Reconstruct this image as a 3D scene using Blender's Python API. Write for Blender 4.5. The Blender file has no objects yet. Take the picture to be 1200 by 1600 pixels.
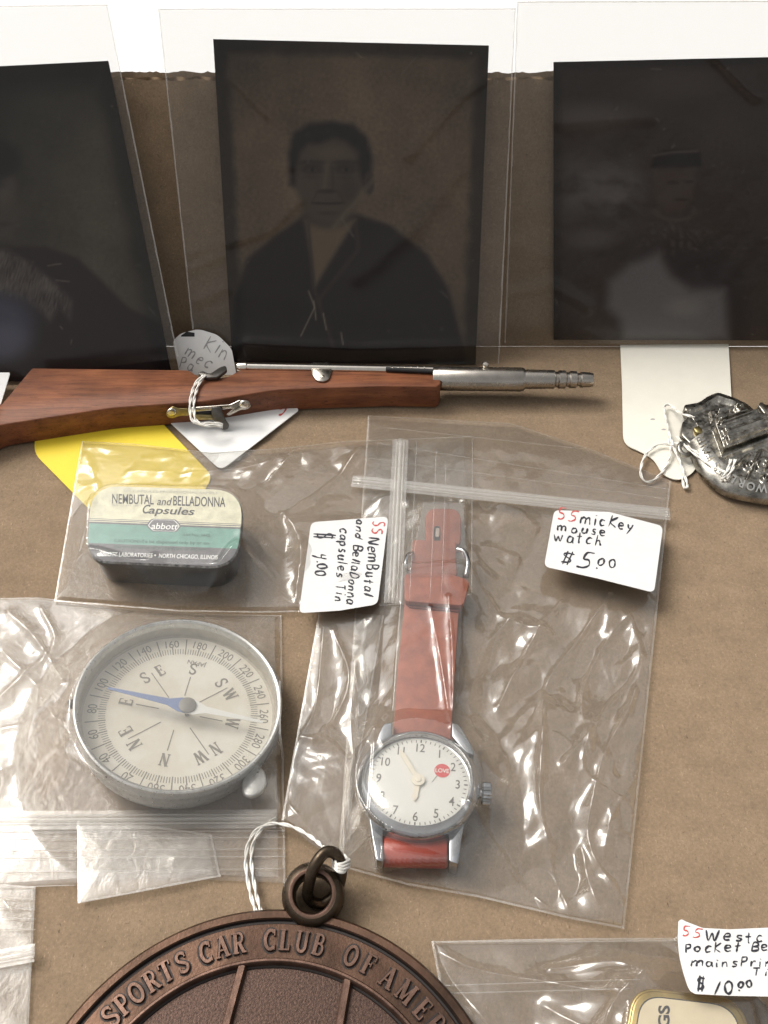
import bpy, bmesh, math, random
import numpy as np
from mathutils import Vector

S = bpy.context.scene
COL = S.collection
S.unit_settings.scale_length = 0.01          # one unit is one centimetre
rad = math.radians

# ------------------------------------------------------------------ camera
TH = rad(42); FPX = 1500.0; DIST = 26.0
cam_d = bpy.data.cameras.new('camera'); cam = bpy.data.objects.new('camera', cam_d); COL.objects.link(cam)
cam_d.sensor_fit = 'VERTICAL'; cam_d.sensor_height = 24.0; cam_d.lens = FPX / 1600 * 24.0
cam_d.clip_start = 0.5; cam_d.clip_end = 2000
CAM = np.array([0, -DIST * math.sin(TH), DIST * math.cos(TH)])
cam.location = CAM; cam.rotation_euler = (TH, 0, 0)
S.camera = cam
ROT = np.array([[1, 0, 0], [0, math.cos(TH), -math.sin(TH)], [0, math.sin(TH), math.cos(TH)]])

# ------------------------------------------------------------------ daylight
SUN_E, SUN_A = 50.0, -60.0                    # elevation, azimuth from +Y (negative = to the left)
W = bpy.data.worlds.new('World'); S.world = W; W.use_nodes = True
nt = W.node_tree; nt.nodes.clear()
sky = nt.nodes.new('ShaderNodeTexSky'); sky.sky_type = 'NISHITA'; sky.sun_disc = False
sky.sun_elevation = rad(SUN_E); sky.sun_rotation = rad(SUN_A)
sky.air_density = 1.0; sky.dust_density = 6.0; sky.ozone_density = 1.0
hs = nt.nodes.new('ShaderNodeHueSaturation'); hs.inputs['Saturation'].default_value = 0.04
bg = nt.nodes.new('ShaderNodeBackground'); bg.inputs['Strength'].default_value = 0.15
wo = nt.nodes.new('ShaderNodeOutputWorld')
nt.links.new(sky.outputs[0], hs.inputs['Color']); nt.links.new(hs.outputs[0], bg.inputs[0]); nt.links.new(bg.outputs[0], wo.inputs[0])
sd = bpy.data.lights.new('sun', 'SUN'); sd.energy = 1.5; sd.angle = rad(30); sd.color = (1.0, 0.93, 0.83)
sun = bpy.data.objects.new('sun', sd); COL.objects.link(sun)
sdir = Vector((math.sin(rad(SUN_A)) * math.cos(rad(SUN_E)), math.cos(rad(SUN_A)) * math.cos(rad(SUN_E)), math.sin(rad(SUN_E))))
sun.rotation_euler = sdir.to_track_quat('Z', 'Y').to_euler()
S.view_settings.view_transform = 'Standard'; S.view_settings.look = 'None'
S.view_settings.exposure = 0.22; S.view_settings.gamma = 1
S.cycles.transparent_max_bounces = 48; S.cycles.max_bounces = 10
S.cycles.caustics_reflective = False; S.cycles.caustics_refractive = False
S.cycles.sample_clamp_indirect = 4.0

# ------------------------------------------------------------------ geometry of the place
def ray(px, py):
    return ROT @ np.array([(px - 600) / FPX, -(py - 800) / FPX, -1.0])
def P(px, py, z=0.0):
    d = ray(px, py); return CAM + d * ((z - CAM[2]) / d[2])
def Pa(X, Y, z=0.0):                          # arrays
    X = np.asarray(X, float); Y = np.asarray(Y, float)
    d = np.stack([(X - 600) / FPX, -(Y - 800) / FPX, -np.ones_like(X)], -1) @ ROT.T
    t = (np.asarray(z) - CAM[2]) / d[..., 2]
    return CAM + d * t[..., None]
class Frame:
    def __init__(s, o, ax, ay):
        s.o = np.array(o, float); s.x = np.array(ax, float) / np.linalg.norm(ax)
        ay = np.array(ay, float); ay = ay - s.x * (ay @ s.x); s.y = ay / np.linalg.norm(ay); s.n = np.cross(s.x, s.y)
    def pt(s, x, y, z=0.0): return s.o + s.x * x + s.y * y + s.n * z
    def hit(s, px, py, off=0.0):
        d = ray(px, py); o = s.o + s.n * off
        return CAM + d * (((o - CAM) @ s.n) / (d @ s.n))
    def loc(s, px, py, off=0.0):
        q = s.hit(px, py, off) - s.o; return q @ s.x, q @ s.y
def tilt_frame(o, axd, ayd, rot=0.0):
    a, b, c = rad(axd), rad(ayd), rad(rot)
    Rx = np.array([[1, 0, 0], [0, math.cos(a), -math.sin(a)], [0, math.sin(a), math.cos(a)]])
    Ry = np.array([[math.cos(b), 0, math.sin(b)], [0, 1, 0], [-math.sin(b), 0, math.cos(b)]])
    Rz = np.array([[math.cos(c), -math.sin(c), 0], [math.sin(c), math.cos(c), 0], [0, 0, 1]])
    M = Rx @ Ry @ Rz
    return Frame(o, M[:, 0], M[:, 1])
FLOOR = Frame((0, 0, 0), (1, 0, 0), (0, 1, 0))
def lev(z): return Frame((0, 0, z), (1, 0, 0), (0, 1, 0))

# ------------------------------------------------------------------ object helpers
def tag(o, label=None, cat=None, group=None, kind=None):
    if label: o['label'] = label
    if cat: o['category'] = cat
    if group: o['group'] = group
    if kind: o['kind'] = kind
    return o
def thing(name, loc, label, cat, group=None):
    o = bpy.data.objects.new(name, None); COL.objects.link(o); o.location = loc; o.empty_display_size = 0.3
    return tag(o, label, cat, group)
def root_loc(p):
    v = np.zeros(3)
    while p is not None:
        v += np.array(p.location); p = p.parent
    return v
def obj(name, verts, faces, mats, parent=None, smooth=False, matidx=None, uvs=None, cols=None):
    me = bpy.data.meshes.new(name)
    V = np.asarray(verts, float).reshape(-1, 3)
    if parent is not None: V = V - root_loc(parent)
    me.from_pydata(V.tolist(), [], [list(map(int, f)) for f in faces])
    for m in (mats if isinstance(mats, (list, tuple)) else [mats]): me.materials.append(m)
    if matidx is not None: me.polygons.foreach_set('material_index', np.asarray(matidx, np.int32))
    if uvs is not None:
        ul = me.uv_layers.new(name='UVMap'); li = np.zeros(len(me.loops), np.int32); me.loops.foreach_get('vertex_index', li)
        ul.data.foreach_set('uv', np.asarray(uvs, np.float32)[li].ravel())
    if cols is not None:
        ca = me.color_attributes.new('print', 'FLOAT_COLOR', 'POINT')
        ca.data.foreach_set('color', np.c_[np.asarray(cols), np.ones(len(cols))].astype(np.float32).ravel())
    if smooth: me.polygons.foreach_set('use_smooth', np.ones(len(me.polygons), bool))
    me.update()
    o = bpy.data.objects.new(name, me); COL.objects.link(o)
    if parent is not None: o.parent = parent
    return o
def bevel_obj(o, w, seg=2, angle=35, smooth=True):
    bm = bmesh.new(); bm.from_mesh(o.data)
    es = [e for e in bm.edges if len(e.link_faces) == 2 and e.calc_face_angle(0) > rad(angle)]
    bmesh.ops.bevel(bm, geom=es, offset=w, segments=seg, affect='EDGES', profile=0.5, clamp_overlap=True)
    bmesh.ops.recalc_face_normals(bm, faces=bm.faces[:])
    bm.to_mesh(o.data); bm.free()
    if smooth:
        o.data.polygons.foreach_set('use_smooth', np.ones(len(o.data.polygons), bool))
        try: o.data.set_sharp_from_angle(angle=rad(50))
        except Exception: pass
    return o
class MB:
    def __init__(s): s.v = []; s.f = []; s.m = []
    def add(s, V, F, m=0):
        b = len(s.v); s.v += [tuple(x) for x in np.asarray(V, float).reshape(-1, 3)]
        s.f += [[b + i for i in f] for f in F]; s.m += [m] * len(F)
    def build(s, name, mats, parent=None, smooth=False):
        o = obj(name, s.v, s.f, mats, parent, smooth, s.m)
        if any(k in name for k in ('writing', 'lettering', 'ticks', 'pressed_line', 'spring', 'numerals')): o['kind'] = 'stuff'
        return o
def prism_data(top, bot):
    n = len(top); V = list(top) + list(bot)
    F = [list(range(n)), list(range(2 * n - 1, n - 1, -1))] + [[i, n + i, n + (i + 1) % n, (i + 1) % n] for i in range(n)]
    A = sum(top[i][0] * top[(i + 1) % n][1] - top[(i + 1) % n][0] * top[i][1] for i in range(n))
    if A < 0: F = [f[::-1] for f in F]
    return V, F
def round_poly(pts, r, seg=5):
    out = []; n = len(pts); rr = r if isinstance(r, (list, tuple)) else [r] * n
    for i in range(n):
        p = np.array(pts[i], float); a = np.array(pts[i - 1], float) - p; b = np.array(pts[(i + 1) % n], float) - p
        la, lb = np.linalg.norm(a), np.linalg.norm(b); q = min(rr[i], la * .49, lb * .49)
        if q < 1e-6: out.append(tuple(p)); continue
        A = p + a / la * q; B = p + b / lb * q
        for k in range(seg + 1):
            t = k / seg; out.append(tuple((1 - t) ** 2 * A + 2 * t * (1 - t) * p + t * t * B))
    return out
def pprism(name, pix, z1, z0, mat, parent=None, bev=0, seg=2, shrink=0.0):
    top = [P(x, y, z1) for x, y in pix]
    c = np.mean(top, 0)
    bot = [np.array([c[0] + (t[0] - c[0]) * (1 - shrink), c[1] + (t[1] - c[1]) * (1 - shrink), z0]) for t in top]
    V, F = prism_data(top, bot); o = obj(name, V, F, mat, parent)
    if bev: bevel_obj(o, bev, seg)
    return o
def grid_faces(nu, nv):
    i = np.arange(nu * nv).reshape(nv, nu)
    return np.stack([i[:-1, :-1], i[:-1, 1:], i[1:, 1:], i[1:, :-1]], -1).reshape(-1, 4)
def smooth_path(pts, k=6, closed=False):
    pts = [np.array(p, float) for p in pts]; n = len(pts); out = []
    rng = range(n) if closed else range(n - 1)
    for i in rng:
        p1, p2 = pts[i], pts[(i + 1) % n]
        p0 = pts[i - 1] if (closed or i > 0) else 2 * p1 - p2
        p3 = pts[(i + 2) % n] if (closed or i + 2 < n) else 2 * p2 - p1
        for j in range(k):
            t = j / k
            out.append(.5 * ((2 * p1) + (-p0 + p2) * t + (2 * p0 - 5 * p1 + 4 * p2 - p3) * t * t + (-p0 + 3 * p1 - 3 * p2 + p3) * t ** 3))
    if not closed: out.append(pts[-1])
    return out
def tube_data(path, r, n=8, closed=False):
    path = [np.array(p, float) for p in path]; m = len(path); V = []; F = []; prev = None
    rs = r if hasattr(r, '__len__') else [r] * m
    for i in range(m):
        a = path[(i - 1) % m] if (closed or i > 0) else path[i]; b = path[(i + 1) % m] if (closed or i < m - 1) else path[i]
        t = b - a; t = t / (np.linalg.norm(t) + 1e-12)
        if prev is None:
            up = np.array([0, 0, 1.0]) if abs(t[2]) < .9 else np.array([1.0, 0, 0]); u = np.cross(t, up)
        else: u = prev - t * (prev @ t)
        u /= np.linalg.norm(u) + 1e-12; w = np.cross(t, u); prev = u
        for k in range(n):
            an = 2 * math.pi * k / n; V.append(path[i] + (u * math.cos(an) + w * math.sin(an)) * rs[i])
    lim = m if closed else m - 1
    for i in range(lim):
        for k in range(n):
            j = (i + 1) % m; F.append([i * n + k, i * n + (k + 1) % n, j * n + (k + 1) % n, j * n + k])
    if not closed:
        F.append(list(range(n - 1, -1, -1))); F.append([(m - 1) * n + k for k in range(n)])
    return V, F
def tube(name, path, r, mat, parent=None, n=10, closed=False):
    V, F = tube_data(path, r, n, closed); return obj(name, V, F, mat, parent, True)
def cord_data(mb, path, r=0.036, turns=9.0):
    path = [np.array(p, float) for p in path]
    L = [0.0]
    for a, b in zip(path[:-1], path[1:]): L.append(L[-1] + np.linalg.norm(b - a))
    L = np.array(L); N = max(12, int(L[-1] / 0.035)); s = np.linspace(0, L[-1], N)
    Q = np.stack([np.interp(s, L, [p[k] for p in path]) for k in range(3)], -1)
    T = np.gradient(Q, axis=0); T /= np.linalg.norm(T, axis=1)[:, None] + 1e-9
    U = np.cross(T, [0.13, 0.2, .97]); U /= np.linalg.norm(U, axis=1)[:, None] + 1e-9; Wv = np.cross(T, U)
    for ph in (0, math.pi):
        a = s * turns + ph
        H = Q + (U * np.cos(a)[:, None] + Wv * np.sin(a)[:, None]) * r * .62
        V, F = tube_data(list(H), r * .66, 6); mb.add(V, F)
def lathe_data(fr, prof, n=96, a0=0, a1=360):
    full = abs(a1 - a0) >= 360; m = n if full else n + 1; V = []; F = []
    for i in range(m):
        a = rad(a0 + (a1 - a0) * i / n)
        for r, z in prof: V.append(fr.pt(r * math.cos(a), r * math.sin(a), z))
    k = len(prof)
    for i in range(n):
        j = (i + 1) % m
        for q in range(k - 1): F.append([i * k + q, i * k + q + 1, j * k + q + 1, j * k + q][::-1])
    return V, F
def lathe(name, fr, prof, mat, parent=None, n=96, smooth=True):
    V, F = lathe_data(fr, prof, n); o = obj(name, V, F, mat, parent, smooth)
    try: o.data.set_sharp_from_angle(angle=rad(40))
    except Exception: pass
    return o
def disc(name, fr, r, z, mat, parent=None, n=64, cx=0, cy=0):
    V = [fr.pt(cx + r * math.cos(2 * math.pi * i / n), cy + r * math.sin(2 * math.pi * i / n), z) for i in range(n)]
    return obj(name, V, [list(range(n))], mat, parent)

# ------------------------------------------------------------------ noise in numpy
_rs = np.random.RandomState(7); _perm = np.tile(_rs.permutation(256), 3); _gr = _rs.uniform(0, 2 * math.pi, 256)
def pnoise(x, y, seed=0):
    x = np.asarray(x, float) + seed * 17.31; y = np.asarray(y, float) - seed * 9.17
    xi = np.floor(x).astype(int); yi = np.floor(y).astype(int); xf = x - xi; yf = y - yi
    def g(ix, iy, dx, dy):
        a = _gr[_perm[_perm[ix & 255] + (iy & 255)]]; return np.cos(a) * dx + np.sin(a) * dy
    u = xf ** 3 * (xf * (xf * 6 - 15) + 10); v = yf ** 3 * (yf * (yf * 6 - 15) + 10)
    a = g(xi, yi, xf, yf); b = g(xi + 1, yi, xf - 1, yf); c = g(xi, yi + 1, xf, yf - 1); d = g(xi + 1, yi + 1, xf - 1, yf - 1)
    return ((a * (1 - u) + b * u) * (1 - v) + (c * (1 - u) + d * u) * v) * 1.5
def fbm(x, y, seed=0, oct=4):
    r = 0; a = 1.0
    for i in range(oct): r = r + a * pnoise(x * 2 ** i, y * 2 ** i, seed + i * 3.7); a *= .5
    return r
def sst(e0, e1, x):
    t = np.clip((x - e0) / (e1 - e0), 0, 1); return t * t * (3 - 2 * t)
def seg_dist(X, Y, pts):
    D = np.full(np.shape(X), 1e9)
    for (ax, ay), (bx, by) in zip(pts[:-1], pts[1:]):
        dx, dy = bx - ax, by - ay; t = np.clip(((X - ax) * dx + (Y - ay) * dy) / (dx * dx + dy * dy + 1e-9), 0, 1)
        D = np.minimum(D, np.hypot(X - ax - t * dx, Y - ay - t * dy))
    return D
def inside(X, Y, poly):
    r = np.zeros(np.shape(X), bool); n = len(poly)
    for i in range(n):
        (x1, y1), (x2, y2) = poly[i], poly[(i + 1) % n]
        if y1 == y2: continue
        c = ((y1 > Y) != (y2 > Y)) & (X < (x2 - x1) * (Y - y1) / (y2 - y1) + x1); r ^= c
    return r
def poly_mask(X, Y, poly, soft):
    d = seg_dist(X, Y, list(poly) + [poly[0]]); sdm = np.where(inside(X, Y, poly), d, -d)
    return sst(-soft, soft, sdm)

# ------------------------------------------------------------------ materials
def new_mat(name):
    m = bpy.data.materials.new(name); m.use_nodes = True; t = m.node_tree; t.nodes.clear()
    out = t.nodes.new('ShaderNodeOutputMaterial'); return m, t, out
def nd(t, typ, **kw):
    n = t.nodes.new(typ)
    for k, v in kw.items():
        if k in n.inputs: n.inputs[k].default_value = v
        else: setattr(n, k, v)
    return n
def c4(c): return (c[0], c[1], c[2], 1.0)
def mat(name, col, rough=.5, metal=0.0, spec=.5, var=0.0, vscale=2.0, var2=None, bump=0.0, bscale=20.0, coat=0.0, attr=False, rvar=0.0):
    m, t, out = new_mat(name); L = t.links
    b = nd(t, 'ShaderNodeBsdfPrincipled'); b.inputs['Roughness'].default_value = rough; b.inputs['Metallic'].default_value = metal
    b.inputs['Specular IOR Level'].default_value = spec; b.inputs['Coat Weight'].default_value = coat; b.inputs['Coat Roughness'].default_value = .12
    L.new(b.outputs[0], out.inputs[0]); b.inputs['Base Color'].default_value = c4(col)
    tc = nd(t, 'ShaderNodeTexCoord')
    base = None
    if attr:
        a = nd(t, 'ShaderNodeVertexColor'); a.layer_name = 'print'; base = a.outputs[0]
        n0 = nd(t, 'ShaderNodeTexNoise', Scale=22.0, Detail=3.0); L.new(tc.outputs['Object'], n0.inputs['Vector'])
        mr = nd(t, 'ShaderNodeMapRange'); mr.inputs['To Min'].default_value = .78; mr.inputs['To Max'].default_value = 1.22; L.new(n0.outputs[0], mr.inputs[0])
        vm = nd(t, 'ShaderNodeVectorMath', operation='SCALE'); L.new(base, vm.inputs[0]); L.new(mr.outputs[0], vm.inputs['Scale']); base = vm.outputs[0]
    if var:
        n = nd(t, 'ShaderNodeTexNoise', Scale=vscale, Detail=6.0, Roughness=.65); L.new(tc.outputs['Object'], n.inputs['Vector'])
        cr = nd(t, 'ShaderNodeValToRGB'); cr.color_ramp.elements[0].position = .35; cr.color_ramp.elements[1].position = .68
        c2 = var2 if var2 else [max(0, x * (1 - var)) for x in col]
        cr.color_ramp.elements[0].color = c4(c2); cr.color_ramp.elements[1].color = c4(col)
        L.new(n.outputs[0], cr.inputs[0]); base = cr.outputs[0]
    if base is not None: L.new(base, b.inputs['Base Color'])
    if rvar:
        n = nd(t, 'ShaderNodeTexNoise', Scale=vscale * 2.3, Detail=5.0); L.new(tc.outputs['Object'], n.inputs['Vector'])
        mr = nd(t, 'ShaderNodeMapRange'); mr.inputs['From Min'].default_value = .3; mr.inputs['From Max'].default_value = .7
        mr.inputs['To Min'].default_value = max(.02, rough - rvar); mr.inputs['To Max'].default_value = min(1, rough + rvar)
        L.new(n.outputs[0], mr.inputs[0]); L.new(mr.outputs[0], b.inputs['Roughness'])
    if bump:
        n = nd(t, 'ShaderNodeTexNoise', Scale=bscale, Detail=5.0, Roughness=.6); L.new(tc.outputs['Object'], n.inputs['Vector'])
        bp = nd(t, 'ShaderNodeBump', Strength=bump, Distance=.02); L.new(n.outputs[0], bp.inputs['Height']); L.new(bp.outputs[0], b.inputs['Normal'])
    return m
def film_mat(name, milky=.05, gloss=1.0, rough=.14, tint=(.985, .98, .97), mcol=(.9, .87, .82), bump=.25, bscale=3.0):
    m, t, out = new_mat(name); L = t.links
    tr = nd(t, 'ShaderNodeBsdfTransparent'); tr.inputs[0].default_value = c4(tint)
    gl = nd(t, 'ShaderNodeBsdfGlossy'); gl.inputs['Roughness'].default_value = rough; gl.inputs[0].default_value = (1, .985, .955, 1)
    g1, g2 = gl, nd(t, 'ShaderNodeBsdfGlossy'); g2.inputs['Roughness'].default_value = min(.6, rough * 2.6); g2.inputs[0].default_value = (1, .985, .95, 1); gl = nd(t, 'ShaderNodeMixShader'); gl.inputs[0].default_value = .4 if bump else 0.0; L.new(g1.outputs[0], gl.inputs[1]); L.new(g2.outputs[0], gl.inputs[2])
    df = nd(t, 'ShaderNodeBsdfDiffuse'); df.inputs[0].default_value = c4(mcol)
    tl = nd(t, 'ShaderNodeBsdfTranslucent'); tl.inputs[0].default_value = c4(mcol)
    tc = nd(t, 'ShaderNodeTexCoord')
    no = nd(t, 'ShaderNodeTexNoise', Scale=bscale, Detail=4.0, Roughness=.55, Distortion=1.2); L.new(tc.outputs['Object'], no.inputs['Vector'])
    bp = nd(t, 'ShaderNodeBump', Strength=bump, Distance=.05); L.new(no.outputs[0], bp.inputs['Height'])
    L.new(bp.outputs[0], g1.inputs['Normal']); L.new(bp.outputs[0], g2.inputs['Normal'])
    fr = nd(t, 'ShaderNodeFresnel', IOR=1.5); L.new(bp.outputs[0], fr.inputs['Normal'])
    mu = nd(t, 'ShaderNodeMath', operation='MULTIPLY'); mu.inputs[1].default_value = gloss * 2.2; mu.use_clamp = True; L.new(fr.outputs[0], mu.inputs[0])
    mn = nd(t, 'ShaderNodeMath', operation='MINIMUM'); mn.inputs[1].default_value = .20; L.new(mu.outputs[0], mn.inputs[0])
    dd = nd(t, 'ShaderNodeMixShader'); dd.inputs[0].default_value = .4; L.new(df.outputs[0], dd.inputs[1]); L.new(tl.outputs[0], dd.inputs[2])
    m1 = nd(t, 'ShaderNodeMixShader'); m1.inputs[0].default_value = milky; L.new(tr.outputs[0], m1.inputs[1]); L.new(dd.outputs[0], m1.inputs[2])
    m2 = nd(t, 'ShaderNodeMixShader'); L.new(mn.outputs[0], m2.inputs[0]); L.new(m1.outputs[0], m2.inputs[1]); L.new(gl.outputs[0], m2.inputs[2])
    L.new(m2.outputs[0], out.inputs[0]); return m
def cardboard(name, col, flute=.0):
    m, t, out = new_mat(name); L = t.links
    b = nd(t, 'ShaderNodeBsdfPrincipled', Roughness=.93); b.inputs['Specular IOR Level'].default_value = .12; L.new(b.outputs[0], out.inputs[0])
    tc = nd(t, 'ShaderNodeTexCoord'); mp = nd(t, 'ShaderNodeMapping'); L.new(tc.outputs['Object'], mp.inputs[0]); mp.inputs['Scale'].default_value = (1.0, 1.25, 1.2)
    n1 = nd(t, 'ShaderNodeTexNoise', Scale=1.1, Detail=8.0, Roughness=.62); L.new(mp.outputs[0], n1.inputs['Vector'])
    n2 = nd(t, 'ShaderNodeTexNoise', Scale=16.0, Detail=5.0, Roughness=.7); L.new(tc.outputs['Object'], n2.inputs['Vector'])
    n3 = nd(t, 'ShaderNodeTexNoise', Scale=7.0, Detail=3.0, Roughness=.5, Distortion=2.2); L.new(tc.outputs['Object'], n3.inputs['Vector'])
    def ramp(src, p0, p1, a, c):
        r = nd(t, 'ShaderNodeMapRange'); r.inputs[1].default_value = p0; r.inputs[2].default_value = p1; r.inputs[3].default_value = a; r.inputs[4].default_value = c
        L.new(src, r.inputs[0]); return r.outputs[0]
    def mul(a, c):
        q = nd(t, 'ShaderNodeMath', operation='MULTIPLY'); L.new(a, q.inputs[0]); L.new(c, q.inputs[1]); return q.outputs[0]
    s = mul(ramp(n1.outputs[0], .3, .7, .88, 1.08), ramp(n2.outputs[0], .28, .72, .78, 1.18))
    s = mul(s, ramp(n3.outputs[0], .66, .76, 1.0, .62))
    # faint soft bands of the corrugation under the liner
    wv = nd(t, 'ShaderNodeTexWave', Scale=.42, Distortion=.9, Detail=2.0); wv.bands_direction = 'Y'; wv.inputs['Detail Scale'].default_value = .4; L.new(tc.outputs['Object'], wv.inputs['Vector'])
    s = mul(s, ramp(wv.outputs['Fac'], 0, 1, .985, 1.01))
    # fibres: light and dark short hairs
    mp2 = nd(t, 'ShaderNodeMapping'); L.new(tc.outputs['Object'], mp2.inputs[0]); mp2.inputs['Rotation'].default_value = (0, 0, .5); mp2.inputs['Scale'].default_value = (22, 5, 5)
    n4 = nd(t, 'ShaderNodeTexNoise', Scale=1.2, Detail=2.0, Distortion=2.5); L.new(mp2.outputs[0], n4.inputs['Vector'])
    s = mul(s, ramp(n4.outputs[0], .63, .72, 1.0, 1.5))
    mp3 = nd(t, 'ShaderNodeMapping'); L.new(tc.outputs['Object'], mp3.inputs[0]); mp3.inputs['Rotation'].default_value = (0, 0, -1.0); mp3.inputs['Scale'].default_value = (20, 6, 5)
    n5 = nd(t, 'ShaderNodeTexNoise', Scale=1.3, Detail=2.0, Distortion=2.0); L.new(mp3.outputs[0], n5.inputs['Vector'])
    s = mul(s, ramp(n5.outputs[0], .65, .74, 1.0, .5))
    vm = nd(t, 'ShaderNodeVectorMath', operation='SCALE'); vm.inputs[0].default_value = col; L.new(s, vm.inputs['Scale']); L.new(vm.outputs[0], b.inputs['Base Color'])
    bp = nd(t, 'ShaderNodeBump', Strength=.35, Distance=.02); L.new(n2.outputs[0], bp.inputs['Height']); L.new(bp.outputs[0], b.inputs['Normal'])
    return m
def wood_mat():
    m, t, out = new_mat('reddish wood'); L = t.links
    b = nd(t, 'ShaderNodeBsdfPrincipled', Roughness=.5); b.inputs['Specular IOR Level'].default_value = .35; L.new(b.outputs[0], out.inputs[0])
    tc = nd(t, 'ShaderNodeTexCoord'); mp = nd(t, 'ShaderNodeMapping'); L.new(tc.outputs['Object'], mp.inputs[0])
    mp.inputs['Rotation'].default_value = (0, 0, rad(-3)); mp.inputs['Scale'].default_value = (.35, 5, 3)
    n = nd(t, 'ShaderNodeTexNoise', Scale=1.6, Detail=8.0, Roughness=.62, Distortion=.4); L.new(mp.outputs[0], n.inputs['Vector'])
    cr = nd(t, 'ShaderNodeValToRGB'); e = cr.color_ramp.elements; e[0].position = .3; e[0].color = (.11, .036, .018, 1); e[1].position = .75; e[1].color = (.26, .098, .042, 1)
    k = e.new(.5); k.color = (.19, .066, .029, 1); L.new(n.outputs[0], cr.inputs[0]); 
    n2 = nd(t, 'ShaderNodeTexNoise', Scale=.9, Detail=5.0); L.new(tc.outputs['Object'], n2.inputs['Vector'])
    mx = nd(t, 'ShaderNodeMix'); mx.data_type = 'RGBA'; mx.blend_type = 'MULTIPLY'; mx.inputs[0].default_value = .75
    L.new(cr.outputs[0], mx.inputs[6]); L.new(n2.outputs[0], mx.inputs[7])
    vm = nd(t, 'ShaderNodeVectorMath', operation='SCALE'); mp4 = nd(t, 'ShaderNodeMapping'); L.new(tc.outputs['Object'], mp4.inputs[0]); mp4.inputs['Rotation'].default_value = (0, 0, rad(-3)); mp4.inputs['Scale'].default_value = (2.2, 26, 12); n9 = nd(t, 'ShaderNodeTexNoise', Scale=1.5, Detail=3.0); L.new(mp4.outputs[0], n9.inputs['Vector']); r9 = nd(t, 'ShaderNodeMapRange'); r9.inputs[1].default_value = .58; r9.inputs[2].default_value = .72; r9.inputs[3].default_value = 1.55; r9.inputs[4].default_value = .7; L.new(n9.outputs[0], r9.inputs[0]); L.new(r9.outputs[0], vm.inputs['Scale']); L.new(mx.outputs[2], vm.inputs[0]); L.new(vm.outputs[0], b.inputs['Base Color'])
    bp = nd(t, 'ShaderNodeBump', Strength=.2, Distance=.02); L.new(n.outputs[0], bp.inputs['Height']); L.new(bp.outputs[0], b.inputs['Normal'])
    return m
M = {}
M['card'] = cardboard('brown cardboard', (.256, .184, .120))
M['card_in'] = cardboard('raw cardboard edge', (.26, .18, .11))
M['white_bg'] = mat('white table sheet', (.70, .70, .70), .8)
M['film'] = film_mat('clear bag film', .036, 1.05, .08, bump=.08)
M['film_clear'] = film_mat('very clear film', .018, .72, .10, bump=.08)
M['film_thin'] = film_mat('thin bag film', .03, .9, .16)
M['sleeve'] = film_mat('clear sleeve film', .010, .28, .14, (.935, .93, .92), bump=.35, bscale=1.2)
M['milk'] = film_mat('milky plastic ridge', .2, 1.0, .2, bump=.1)
M['seam'] = film_mat('welded film seam', .22, 1.1, .2, bump=.2)
M['seam_faint'] = film_mat('faint film edge', .13, .9, .2, bump=.2)
M['paper'] = mat('white sticker paper', (.69, .68, .66), .75, var=.05, vscale=3)
M['cream'] = mat('cream card', (.80, .76, .66), .7, var=.05, vscale=1.5, bump=.05)
M['grey_tag'] = mat('white tag card', (.82, .81, .78), .75, var=.06, vscale=4)
M['yellow'] = mat('yellow card', (.82, .62, .035), .6, var=.06, vscale=1.5)
M['ink'] = mat('black pen ink', (.022, .022, .03), .6)
M['ink_faint'] = mat('faint pencil ink', (.34, .33, .32), .7)
M['red_ink'] = mat('red pen ink', (.52, .07, .06), .6)
M['wood'] = wood_mat()
M['steel'] = mat('worn nickel steel', (.46, .42, .37), .26, 1.0, var=.2, vscale=2, rvar=.05)
M['bright'] = mat('bright nickel', (.72, .66, .58), .2, 1.0, var=.15, vscale=6)
M['dark_steel'] = mat('dark steel', (.13, .12, .11), .38, .8, var=.3, vscale=6)
M['black'] = mat('black recess', (.012, .011, .011), .6)
M['brass'] = mat('dull brass', (.42, .34, .16), .38, 1.0, var=.3, vscale=6)
M['chrome'] = mat('polished chrome', (.46, .465, .475), .13, 1.0, var=.15, vscale=4)
M['alu'] = mat('brushed grey aluminium', (.66, .65, .62), .36, .8, var=.25, vscale=5, rvar=.12, bump=.15, bscale=14)
M['alu_dark'] = mat('inner grey metal wall', (.56, .51, .43), .5, .2, var=.2, vscale=4)
M['dial'] = mat('ivory dial paper', (.86, .83, .75), .5, var=.2, vscale=.7, var2=(.72, .65, .53))
M['watch_dial'] = mat('silver white dial', (.76, .75, .71), .5, var=.04, vscale=2)
M['dial_ink'] = mat('grey dial print', (.26, .24, .205), .6)
M['dial_ink_dark'] = mat('dark dial print', (.14, .13, .12), .6)
M['blue'] = mat('blued needle', (.22, .28, .48), .4, .1)
M['needle_white'] = mat('white needle paint', (.85, .84, .80), .5)
M['hub'] = mat('grey hub metal', (.26, .25, .23), .55, .2)
M['hand'] = mat('cream hand paint', (.78, .72, .60), .5)
M['red_print'] = mat('red dial print', (.62, .06, .06), .5)
M['white_print'] = mat('white print', (.80, .79, .76), .5)
M['strap'] = mat('worn red leather', (.35, .105, .058), .58, var=.4, vscale=2.5, bump=.35, bscale=18, var2=(.23, .068, .042))
M['strap_bright'] = mat('bright red leather roll', (.44, .06, .032), .38, var=.25, vscale=2.5, bump=.3, bscale=14)
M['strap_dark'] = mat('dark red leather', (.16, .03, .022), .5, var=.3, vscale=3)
M['black_tin'] = mat('black tin side', (.016, .014, .015), .35, .0, var=.4, vscale=3)
M['tin_ink'] = mat('dark lid print', (.05, .048, .05), .5)
M['tin_ink2'] = mat('green-grey lid print', (.05, .10, .08), .5)
M['tin_ink3'] = mat('soft grey lid print', (.42, .40, .34), .5)
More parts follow.
